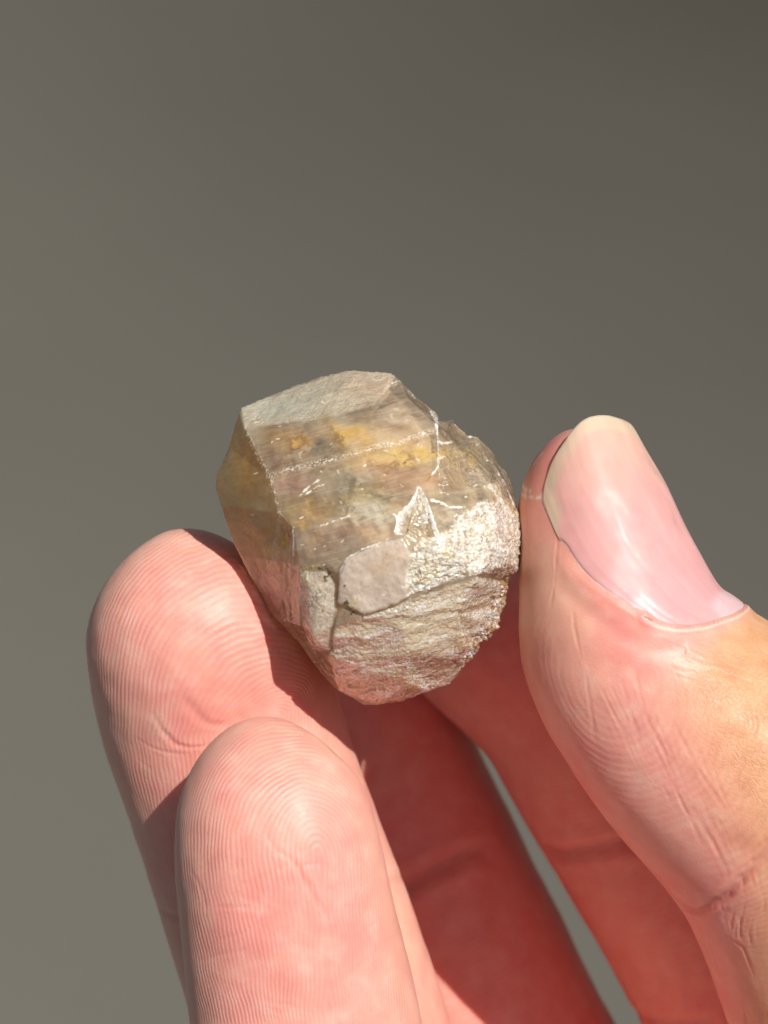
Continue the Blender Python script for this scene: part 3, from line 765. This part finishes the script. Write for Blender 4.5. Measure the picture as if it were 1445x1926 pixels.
    band = (1-smooth(dA+.35*jag, 4, 20))*smooth(fbm(G3(9, 4), 2), -.10, .25)
    white = np.maximum(white, band*.8*front*(.5+.5*smooth(fbm(G3(60, 41), 2), -.2, .2)))
    dE, _ = pline_dist(G, [(190,330),(240,430),(300,540),(320,620),(345,700)]); white = np.maximum(white, (1-smooth(dE, 3, 16))*smooth(fbm(G3(10, 6), 2), .0, .3)*.7)
    dF, _ = pline_dist(G, [(165,235),(190,318)]); white = np.maximum(white, (1-smooth(dF, 2, 9))*.4)
    for ln in ([(820,130),(870,108)], [(905,150),(930,185)], [(800,150),(835,120)]):
        dF, _ = pline_dist(G, ln); white = np.maximum(white, (1-smooth(dF, 2, 10))*smooth(fbm(G3(11, 6), 2), .0, .25)*.8)
    rsf = np.random.RandomState(21)
    for _ in range(70):  # tiny glints painted as white flecks
        fx, fy = rsf.uniform(180, 1330), rsf.uniform(120, 1480); l_, an_ = rsf.uniform(3, 16), rsf.normal(-.25, .5)
        m_ = (np.abs(G[:, 0]-fx) < 30) & (np.abs(G[:, 1]-fy) < 30)
        if not m_.any(): continue
        df, _ = pline_dist(G[m_], [(fx-l_*math.cos(an_)/2, fy-l_*math.sin(an_)/2), (fx+l_*math.cos(an_)/2, fy+l_*math.sin(an_)/2)])
        white[m_] = np.maximum(white[m_], (1-smooth(df, .8, 4.5))*front[m_]*rsf.uniform(.4, 1))
    # ---- colours (stains in the stone, plus painted glints)
    col = np.tile(srgb(176, 160, 132), (len(V), 1))
    fib0 = fbm(np.stack([(G[:, 0]*.97-G[:, 1]*.25)/130+warp2[:, 0]*.3, (G[:, 0]*.25+G[:, 1]*.97)/9, hgt*2+60], 1), 3, .6)
    fibre = np.stack([38*fib0, -12*fib0], 1)
    def blob(x, y, rx, ry, rgb, k=1.0, rot=0, hard=1.0, rough=1.0):
        c_, s_ = math.cos(math.radians(rot)), math.sin(math.radians(rot))
        q = G+(52*warp+16*warp2)*rough + fibre*rough; dx, dy = q[:, 0]-x, q[:, 1]-y
        a_ = (dx*c_+dy*s_)/rx; b_ = (-dx*s_+dy*c_)/ry; r = np.sqrt(a_*a_+b_*b_)
        w_ = (1-smooth(r, .1, 1.65))*k*front*.92
        col[:] = col*(1-w_[:, None]) + srgb(*rgb)*w_[:, None]
    blob(470, 190, 330, 110, (186,178,156), .8, -16); blob(330, 235, 160, 60, (180,182,164), .8, -12); blob(760, 130, 150, 60, (186,160,134), .8)
    blob(900, 240, 130, 90, (178,154,122), .8, 30); blob(760, 235, 110, 38, (140,132,110), .6, 5); blob(640, 270, 120, 16, (132,134,116), .5, 3)
    blob(350, 420, 140, 50, (180,150,104), .9); blob(360, 345, 110, 34, (208,160,66), 1, 3); blob(445, 350, 60, 26, (176,124,40), .7)
    blob(640, 330, 120, 42, (214,178,88), 1, 12); blob(570, 285, 40, 12, (236,196,96), .9, 25); blob(700, 355, 90, 30, (200,170,88), .8); blob(640, 415, 130, 22, (176,158,104), .6, -12)
    blob(880, 420, 150, 40, (208,176,98), .95, -4); blob(920, 430, 70, 20, (222,182,84), .8); blob(800, 500, 150, 60, (172,140,106), .8, 5); blob(950, 520, 120, 50, (168,126,80), .8)
    blob(360, 480, 90, 18, (130,92,56), .8, -8); blob(400, 560, 85, 42, (166,118,92), .85, -5); blob(515, 405, 42, 36, (104,98,68), .85, -20); blob(560, 400, 50, 22, (120,118,88), .6)
    blob(680, 570, 150, 80, (126,122,96), .8, 15); blob(600, 500, 80, 34, (132,124,98), .6, -20); blob(470, 600, 90, 20, (196,170,118), .7, -42); blob(455, 680, 62, 52, (198,156,66), .95); blob(380, 660, 40, 60, (180,158,104), .8)
    blob(745, 685, 105, 50, (176,172,158), .85); blob(745, 700, 60, 26, (196,192,180), .6); blob(830, 610, 90, 34, (112,104,78), .6, 10); blob(600, 800, 180, 60, (156,128,102), .8, -12); blob(500, 860, 90, 60, (152,128,100), .7)
    blob(1130, 620, 140, 36, (138,128,98), .7, -6); blob(1150, 480, 110, 90, (172,146,98), .85); blob(1110, 320, 50, 50, (184,154,102), .9); blob(1250, 450, 60, 90, (158,140,92), .8, -30)
    blob(960, 720, 50, 40, (128,118,86), .85); blob(1080, 740, 90, 50, (152,142,118), .6)
    # left faces
    lf = mlf*front
    yl = np.exp(-((G[:, 0]-200)/70)**2-((G[:, 1]-470)/130)**2)
    cl = srgb(222,202,154)*(1-yl[:, None]) + srgb(210,174,104)*yl[:, None]
    st_v = fbm(np.stack([Gw[:, 0]/34, Gw[:, 1]/150, 0*hgt+3], 1), 3)[:, None]
    cl = cl*(1+.55*np.clip(st_v, -1, 1)); col = col*(1-lf[:, None]) + np.clip(cl, 0.01, 1)*lf[:, None]
    blob(95, 560, 28, 90, (178,172,122), .8, 8); blob(250, 690, 36, 40, (204,186,140), .6); blob(180, 880, 70, 70, (190,160,112), .7); blob(120, 380, 22, 80, (116,106,84), .5, 15)
    blob(345, 860, 26, 140, (196,142,62), .9, 8); blob(385, 760, 16, 100, (178,160,96), .7, 3); blob(330, 1030, 90, 110, (186,144,112), .9); blob(430, 1200, 80, 60, (176,152,118), .7)
    blob(500, 1400, 120, 60, (186,164,134), .7, 35)
    # crystal column, chunk, lower face, glitter
    def lay(mask, rgb, var=0, seed=0, sc_=40):
        c_ = srgb(*rgb)[None]*(1+var*fbm(G3(sc_, seed), 3))[:, None]; w_ = (mask*front)[:, None]
        col[:] = col*(1-w_)+np.clip(c_, .01, 1)*w_
    lay(mco*.9, (186,176,160), .5, 1); lay(mch*.88, (204,190,180), .45, 2, 45); lay(mlow*.9, (190,180,156), .35, 3, 50); lay(mgl*.9, (176,170,156), .6, 4, 30)
    blob(800, 920, 60, 40, (196,168,128), .5); blob(1000, 930, 55, 50, (206,190,140), .7); blob(1060, 870, 26, 30, (206,190,130), .8)
    lay(mlow*smooth(G[:, 1]-.0*G[:, 0], 1380, 1500), (190,160,116), .2, 9)
    lay(mlow*smooth(strb, .05, .5)*.45, (206,194,170)); lay(mlow*smooth(-strb, .1, .5)*.5, (136,118,98))
    blob(735, 1505, 50, 28, (206,136,84), .9, -10, 1, .6)
    lay(np.clip(rim*smooth(cell2, -.25, .15), 0, 1)*.85, (178,128,78), .6, 5, 20); lay(np.clip(rim*smooth(cell2, .15, .4), 0, 1), (120,84,40)); lay(rfl*smooth(cell2, -.1, .2), (214,196,152), .3, 6, 14)
    rg1 = 1-np.abs(fbm(G3(36, 3)+.9*np.stack([warp2[:, 0], warp2[:, 1], 0*hgt], 1), 3, .6))*3.2
    GS = np.stack([GA[:, 0]/80+warp2[:, 0], GA[:, 1]/25+warp2[:, 1], 0*hgt+2], 1)
    rg2 = 1-np.abs(fbm(GS, 3, .6))*3.2
    patch = smooth(fbm(G3(75, 14), 2), -.30, .15); patch2 = smooth(fbm(np.stack([GA[:, 0]/190, GA[:, 1]/60, 0*hgt+8], 1), 2), -.22, .12)
    sq = np.clip(smooth(rg1, .50, .85)*mgl*(.45+.55*patch) + smooth(rg2, .50, .86)*mlow*(.15+.85*patch2) + .35*smooth(rg1, .74, .95)*mur*patch + .3*smooth(rg1, .6, .95)*mco, 0, 1)*front  # curly highlights of the broken faces, painted as white lines
    dk = np.clip((1.35*smooth(-rg1+.5*(patch<.4), -.15, .45)*mgl + smooth(-rg2, -.15, .45)*mlow*.8), 0, 1)*front
    dk = np.clip(dk, 0, 1); col = col*(1-.55*dk[:, None]) + srgb(112,96,72)*.55*dk[:, None]
    white = np.maximum(white, sq)
    D += .009*np.clip(rg1, -1, 1)*mgl + .006*np.clip(rg2, -1, 1)*mlow
    fl = smooth(fbm(G3(12, 21), 2), .12, .30)*mfr; col = col*(1-.6*fl[:, None]) + srgb(232,228,210)*.6*fl[:, None]
    fib = smooth(fbm(np.stack([(G[:, 0]*.94-G[:, 1]*.34)/120+warp2[:, 0]*.5, (G[:, 0]*.34+G[:, 1]*.94)/14, 0*hgt+6], 1), 3, .6), .04, .34)
    mface = np.clip(1-mlow-mgl-mch-mco-mfr, 0, 1)*front
    col = col*(1-.13*(fib*mface)[:, None]) + srgb(214,196,158)*.13*(fib*mface)[:, None]
    dirt = np.zeros(len(V))
    for (x, y, r1, r2, rot) in ((525,938,44,16,35),(545,965,16,34,-20),(560,1300,40,8,-12),(545,1085,6,60,3),(665,1118,44,28,-15),(640,1080,18,50,0),(240,945,8,36,18),(168,860,5,22,5),(1262,1130,36,30,0),(890,465,9,6,-20),(632,1000,6,6,0),(1280,1060,20,14,0)):
        c_, s_ = math.cos(math.radians(rot)), math.sin(math.radians(rot)); dx, dy = G[:, 0]-x+10*warp[:, 0], G[:, 1]-y+10*warp[:, 1]
        r = np.hypot((dx*c_+dy*s_)/r1, (-dx*s_+dy*c_)/r2); w_ = (1-smooth(r, .4, 1.15))*(1 if r1 < 12 and r2 < 12 else smooth(cell+.4*cell2, -.22, .12)); dirt = np.maximum(dirt, w_*front)
    col = col*(1-dirt[:, None]*.85) + srgb(88,74,40)*dirt[:, None]*.85
    moss = np.zeros(len(V))
    for (x, y, r1, r2) in ((455,940,34,26),(500,925,40,14),(450,975,30,24),(675,1070,26,36),(480,1240,22,34),(655,1095,36,26)):
        r = np.hypot((G[:, 0]-x+8*warp[:, 0])/r1, (G[:, 1]-y+8*warp[:, 1])/r2); moss = np.maximum(moss, (1-smooth(r, .5, 1.1))*smooth(cell, -.1, .2)*front)
    col = col*(1-moss[:, None]*.8) + srgb(190,184,128)*moss[:, None]*.8; D += .016*moss*cell2 + .010*dirt*cell
    col = col*(1+.10*fbm(G3(14, 8), 2))[:, None]
    lum0 = col.mean(1); col = np.clip(col, .004, 2); col = col*(col.mean(1, keepdims=True)/.34)**.30
    lum = col.mean(1, keepdims=True); col = np.clip(lum+(col-lum)*1.06, .006, 1)*2.6*np.array([1.02,.99,.96])*(1+.30*fbm(G3(64, 33), 3)+.12*cell)[:, None]; col = col*(1+.25*mlf*front)[:, None]; rk = np.clip(1.15*np.exp(-(rcrust/52)**2)*smooth(cell2, -.45, .0), 0, 1)*front
    for w_, c_ in ((rk*.75, (196,140,86)), (rk*smooth(cell+cell2, .1, .35), (110,78,40)), (np.clip(rfl*1.2*smooth(cell2, -.15, .12), 0, 1)*front, (226,208,166)), (moss*.85, (204,198,142)), (dirt*.85, (84,70,38))):
        col = col*(1-w_[:, None])+srgb(*c_)*w_[:, None]
    mx_ = col.max(1, keepdims=True); col = np.clip(col*np.where(mx_ > .6, (.6+.36*np.tanh((mx_-.6)/.5))/mx_, 1), .01, .96)
    # opacity: how milky the stone is at each place
    milk = .60 + .26*fbm(G3(70, 2), 3) + .18*cell2
    milk +=   .34*mfr + .38*mlow + .26*mgl + .30*mch + .30*mco + .12*mur - .02*mlf + .25*(1-front)
    milk += .8*dirt + .7*moss + .6*rim + .5*rfl - .25*np.exp(-((G[:, 0]-400)/90)**2-((G[:, 1]-540)/60)**2)
    mclear = np.clip(1-mlow-mgl-.8*mch-.8*mco-.7*mfr-dirt-moss-rim-rfl, 0, 1)*front*(1-.5*mlf)
    milk = milk - .28*0*(1-smooth(col.mean(1)/2.0, .05, .19))*(1-dirt)*(1-np.clip(mlow+mgl, 0, 1))
    milk = milk*(1-mclear) + mclear*(.33+.32*np.clip(fbm(G3(85, 77), 3), -.3, 1)+.12*smooth(fib0, .0, .4))
    milk = np.clip(milk, .14, 1)
    core_col = col[:ncore].copy(); core_col = (core_col*.88+.12*core_col.mean(1, keepdims=True))*1.62; mc_ = core_col.max(1, keepdims=True); core_col = core_col*np.minimum(1, .93/mc_)
    hz = (mclear*.45)[:, None]; col = col*(1-hz) + np.array([.90, .86, .78])*hz
    rough_ = .13 - .04*mgl + .22*mfr + .16*mlf + .04*mlow + .0*mgl + .06*mch
    glitter = np.clip(mgl*1.0 + mlow*.75 + mur*.35 + mfr*.35 + .5*rfl + .25*mco, 0, 1)
    N1 = N0
    V00 = V.copy()
    V = V + N1*D[:, None]
    # the cloudy heart of the stone, under a clearer skin
    Vc = V00[:ncore]; cenc = px3(*cc(735, 800), CD+.12)
    k_ = .90 + .05*fbm(Vc*2.6+5, 4, .6) - .03*smooth(fbm(Vc*1.5+9, 2), 0, .4)
    Vk = cenc + (Vc-cenc)*k_[:, None]
    mk_ = NT('cloudy_core_material'); ct = mk_.attr('tint', True)
    kn = mk_.noise(5, 5, None, .62, .7); kn2 = mk_.noise(22, 4, None, .6)
    kc = mk_.mix(mk_.ramp(kn, .54, .74, 0, .38), ct, (0.90, 0.86, 0.74)); kc = mk_.mix(mk_.ramp(kn, .44, .28, 0, .45), kc, mk_.mix(.75, kc, (0.20, 0.18, 0.12)))
    kc = mk_.mix(mk_.ramp(kn2, .57, .7, 0, .25), kc, (0.92, 0.88, 0.78))
    mk_.p(Base_Color=kc, Roughness=.35, Subsurface_Weight=.7, Subsurface_Scale=.10, Normal=mk_.bump(kn2, .5, .03))
    mk_.b.inputs['Subsurface Radius'].default_value = (1.0, .85, .6)
    kt = mk_.n('ShaderNodeBsdfTranslucent', {'Color': kc}).outputs[0]; ktp = mk_.n('ShaderNodeBsdfTransparent', {'Color': (1, .94, .84, 1)}).outputs[0]
    k1 = mk_.n('ShaderNodeMixShader', {0: .36}); mk_.t.links.new(mk_.b.outputs[0], k1.inputs[1]); mk_.t.links.new(kt, k1.inputs[2])
    k2 = mk_.n('ShaderNodeMixShader', {0: mk_.ramp(mk_.noise(2.6, 4), .36, .52, .48, .93)}); mk_.t.links.new(ktp, k2.inputs[1]); mk_.t.links.new(k1.outputs[0], k2.inputs[2]); mk_.t.links.new(k2.outputs[0], mk_.out.inputs['Surface'])
    oc = mesh_from('cloudy_core', to_world(Vk), Fcore, mk_.m, None, None, dict(tint=np.clip(core_col, .01, .96)))
    put_under(oc, root)
    m = NT('crystal_material')
    cnode = m.attr('tint', True); mk = m.attr('milk'); wh = m.attr('white'); gt = m.attr('glitter'); rg = m.attr('roughness')
    obj = m.obj()
    n_f = m.noise(26, 4, obj, .6); n_g = m.noise(42, 3, obj, .6); n_s = m.noise(14, 4, obj, .65, 1.2)
    # fine wisps inside the stone
    wisp = m.ramp(n_s, .52, .66, 0, .35)
    c = m.mix(wisp, cnode, m.mix(.45, cnode, (0.80, 0.76, 0.66)))
    c = m.mix(m.ramp(n_f, .43, .32, 0, .40), c, m.mix(.6, c, (0.24, 0.18, 0.11)))
    spark = m.math('MULTIPLY', m.ramp(n_g, .50, .62), gt)  # sparkle painted as lighter spots in the base colour
    c = m.mix(m.math('MULTIPLY', spark, .35), c, (0.92, 0.90, 0.83))
    c = m.mix(m.math('MULTIPLY', wh, .92), c, (0.93, 0.91, 0.87))
    hb = m.math('ADD', m.math('MULTIPLY', n_g, .6), m.math('MULTIPLY', n_f, .9))
    nb = m.bump(hb, m.math('MULTIPLY_ADD', gt, .75, .10), .018)
    m.p(Base_Color=c, Roughness=rg, IOR=1.54, Normal=nb, Specular_IOR_Level=.5)
    al = m.math('ADD', mk, m.math('MULTIPLY', wh, .8), clamp=True)
    m.p(Subsurface_Weight=.6, Subsurface_Scale=.10)
    m.b.inputs['Subsurface Radius'].default_value = (1.0, .85, .6); m.b.subsurface_method = 'RANDOM_WALK'
    fr = m.n('ShaderNodeFresnel', {'IOR': 1.5, 'Normal': nb}).outputs[0]
    gl_ = m.n('ShaderNodeBsdfGlossy', {'Color': (1, 1, 1, 1), 'Roughness': rg, 'Normal': nb}).outputs[0]
    mx = m.n('ShaderNodeMixShader', {0: m.math('MULTIPLY', fr, m.math('MULTIPLY_ADD', gt, 1.0, .8), clamp=True)})
    # light that comes through from behind and inside
    tlc = m.n('ShaderNodeBsdfTranslucent', {'Color': m.mix(.35, c, (1.0, 0.92, 0.74)), 'Normal': nb}).outputs[0]
    tpc = m.n('ShaderNodeBsdfTransparent', {'Color': (1.0, 0.93, 0.83, 1)}).outputs[0]
    sol = m.n('ShaderNodeMixShader', {0: m.math('MULTIPLY', m.attr('through'), m.math('SUBTRACT', 1.0, m.math('MULTIPLY', wh, .85)), clamp=True)}); m.t.links.new(m.b.outputs[0], sol.inputs[1]); m.t.links.new(tlc, sol.inputs[2])
    alm = m.n('ShaderNodeMixShader', {0: al}); m.t.links.new(tpc, alm.inputs[1]); m.t.links.new(sol.outputs[0], alm.inputs[2])
    m.t.links.new(alm.outputs[0], mx.inputs[1]); m.t.links.new(gl_, mx.inputs[2]); m.t.links.new(mx.outputs[0], m.out.inputs['Surface'])
    o = mesh_from('crystal_body', to_world(V), F, m.m, None, dict(through=.26+.46*mlf*front+.3*(1-front)-.1*mgl, milk=milk, white=white, glitter=glitter, roughness=rough_), dict(tint=col))
    put_under(o, root)
    # height of the outer surface, to lay inner pieces just under it
    fm = (N0[:, 2] > .1); gi = np.clip((G[fm]/12).astype(int)+4, 0, 139); Hm = np.full((140, 140), -9.0)
    np.maximum.at(Hm, (gi[:, 0], gi[:, 1]), hgt[fm])
    for _ in range(30):
        nb_ = np.max([np.roll(Hm, s_, a_) for s_ in (1, -1) for a_ in (0, 1)], 0); Hm = np.where(Hm < -8, np.where(nb_ > -8, nb_-.02, Hm), Hm)
    # wisps, stains and healed fractures inside the stone: thin crumpled sheets, each its own piece
    mats = {}
    def veil(name, x, y, rx, ry, h, rot, tx, ty, rgb, dens, seed, streak=1.0):
        key = (rgb, dens)
        if key not in mats:
            q = NT('inclusion_material')
            nz = q.noise(1.0, 4, q.n('ShaderNodeMapping', {0: q.obj(), 3: (10.0, 19.0, 19.0)}).outputs[0], .62, .8)
            f_ = q.attr('fade')
            a_ = q.math('MULTIPLY', q.ramp(nz, .40, .66), q.math('MULTIPLY', f_, dens), clamp=True)
            cc_ = q.mix(q.ramp(nz, .45, .7), tuple(srgb(*rgb)), tuple(np.clip(srgb(*rgb)*1.35+.02, 0, .95)))
            q.p(Base_Color=cc_, Roughness=.5, Alpha=a_, Transmission_Weight=0.0)
            tl_ = q.n('ShaderNodeBsdfTranslucent', {'Color': cc_}).outputs[0]
            tp_ = q.n('ShaderNodeBsdfTransparent').outputs[0]
            m1 = q.n('ShaderNodeMixShader', {0: a_}); q.t.links.new(tp_, m1.inputs[1]); q.t.links.new(tl_, m1.inputs[2])
            m2 = q.n('ShaderNodeMixShader', {0: .4}); q.t.links.new(q.b.outputs[0], m2.inputs[1]); q.t.links.new(m1.outputs[0], m2.inputs[2])
            q.t.links.new(m2.outputs[0], q.out.inputs['Surface']); mats[key] = q.m
        n1, n2 = 26, 40
        r = np.linspace(0.02, 1, n1); t = np.linspace(0, 2*math.pi, n2+1)[:-1]; Rr, Tt = np.meshgrid(r, t, indexing='ij')
        e = 1+.28*perlin(np.stack([np.cos(Tt).ravel()*1.6, np.sin(Tt).ravel()*1.6, np.full(Rr.size, seed*3.1)], 1)).reshape(Rr.shape)
        a = Rr*np.cos(Tt)*rx*e; b = Rr*np.sin(Tt)*ry*e; c_, s_ = math.cos(math.radians(rot)), math.sin(math.radians(rot))
        gx = x+a*c_-b*s_; gy = y+a*s_+b*c_
        sx_ = np.clip(gx/12+4, 0, 138); sy_ = np.clip(gy/12+4, 0, 138); ia, ib = sx_.astype(int), sy_.astype(int); fa, fb = sx_-ia, sy_-ib
        hs_ = Hm[ia, ib]*(1-fa)*(1-fb)+Hm[ia+1, ib]*fa*(1-fb)+Hm[ia, ib+1]*(1-fa)*fb+Hm[ia+1, ib+1]*fa*fb
        hh = hs_ - .036 + .035*fbm(np.stack([gx.ravel()/60, gy.ravel()/60, np.full(gx.size, seed*1.7)], 1), 3).reshape(gx.shape)
        P = pos(gx.ravel(), gy.ravel(), hh.ravel())
        ix = np.arange(n1*n2).reshape(n1, n2)
        Fq = np.stack([ix[:-1], ix[1:], np.roll(ix[1:], -1, 1), np.roll(ix[:-1], -1, 1)], -1).reshape(-1, 4)
        o_ = mesh_from(name, to_world(P), Fq, mats[key], None, dict(fade=(1-smooth(Rr, .35, 1.0)).ravel()))
        put_under(o_, root)
    am, am2, wt, bn = (238,194,84), (242,212,120), (224,222,212), (122,92,56)
    dg = (98,96,72)
    V_ = veil
    V_('amber_stain', 365, 370, 150, 52, .12, 4, .1, .5, am, 3.6, 1); V_('amber_stain', 640, 350, 150, 60, .30, 12, 0, .6, am, 3.6, 2); V_('amber_stain', 890, 440, 190, 60, .38, -4, 0, .5, am2, 3.4, 3)
    V_('amber_stain', 455, 690, 90, 80, .38, 10, .3, .2, am, 3.2, 4); V_('amber_stain', 200, 470, 90, 190, -.10, -8, .9, 0, am, .8, 5); V_('amber_stain', 345, 850, 40, 170, .30, 6, .6, 0, am, 1.8, 6)
    V_('amber_stain', 1140, 470, 130, 120, .18, 20, -.4, .2, (206,184,130), .9, 7); V_('amber_stain', 600, 620, 260, 110, -.15, -16, .1, .5, am2, 1.3, 8)
    V_('white_wisp', 740, 690, 150, 80, .52, 8, 0, .3, (218,222,214), 3.6, 9); V_('white_wisp', 620, 560, 220, 70, .25, -18, .1, .8, wt, 1.4, 10); V_('white_wisp', 250, 690, 60, 90, .10, 10, .6, 0, wt, 1.7, 11)
    V_('white_wisp', 860, 250, 170, 60, .16, 15, 0, .6, wt, 1.3, 12); V_('white_wisp', 470, 430, 170, 40, .20, -20, .2, .9, wt, 1.3, 13); V_('white_wisp', 1050, 700, 160, 70, .40, -8, -.2, .4, wt, 1.5, 14)
    V_('brown_stain', 820, 520, 170, 70, .42, 5, 0, .3, (166,126,90), 1.4, 15); V_('brown_stain', 400, 560, 90, 44, .24, -6, .3, .2, (176,112,86), 1.6, 16); V_('brown_stain', 600, 820, 200, 70, .40, -10, .1, .3, (158,122,96), 1.2, 17)
    V_('dark_smoke', 515, 400, 62, 44, .40, -20, 0, .2, dg, 1.5, 18); V_('dark_smoke', 690, 580, 170, 70, .40, 14, 0, .2, dg, 1.3, 19); V_('dark_smoke', 850, 620, 120, 36, .40, 8, 0, .2, dg, 1.05, 20)
    V_('dark_smoke', 370, 480, 100, 22, .40, -8, 0, .2, (118,84,56), 1.3, 21); V_('dark_smoke', 1130, 625, 150, 40, .40, -6, 0, .2, dg, 1.0, 22); V_('dark_smoke', 760, 235, 120, 36, .40, 4, 0, .2, (140,132,108), 1.0, 23)
    V_('dark_smoke', 250, 560, 40, 170, .40, -12, 0, .2, (150,118,64), .6, 24); V_('white_wisp', 150, 590, 34, 150, .40, -6, 0, .2, (206,190,140), 1.4, 25); V_('white_wisp', 470, 600, 110, 22, .40, -42, 0, .2, (222,204,160), 2.0, 26)
    return root
crystal = build_crystal()
print('done', time.time()-T0)
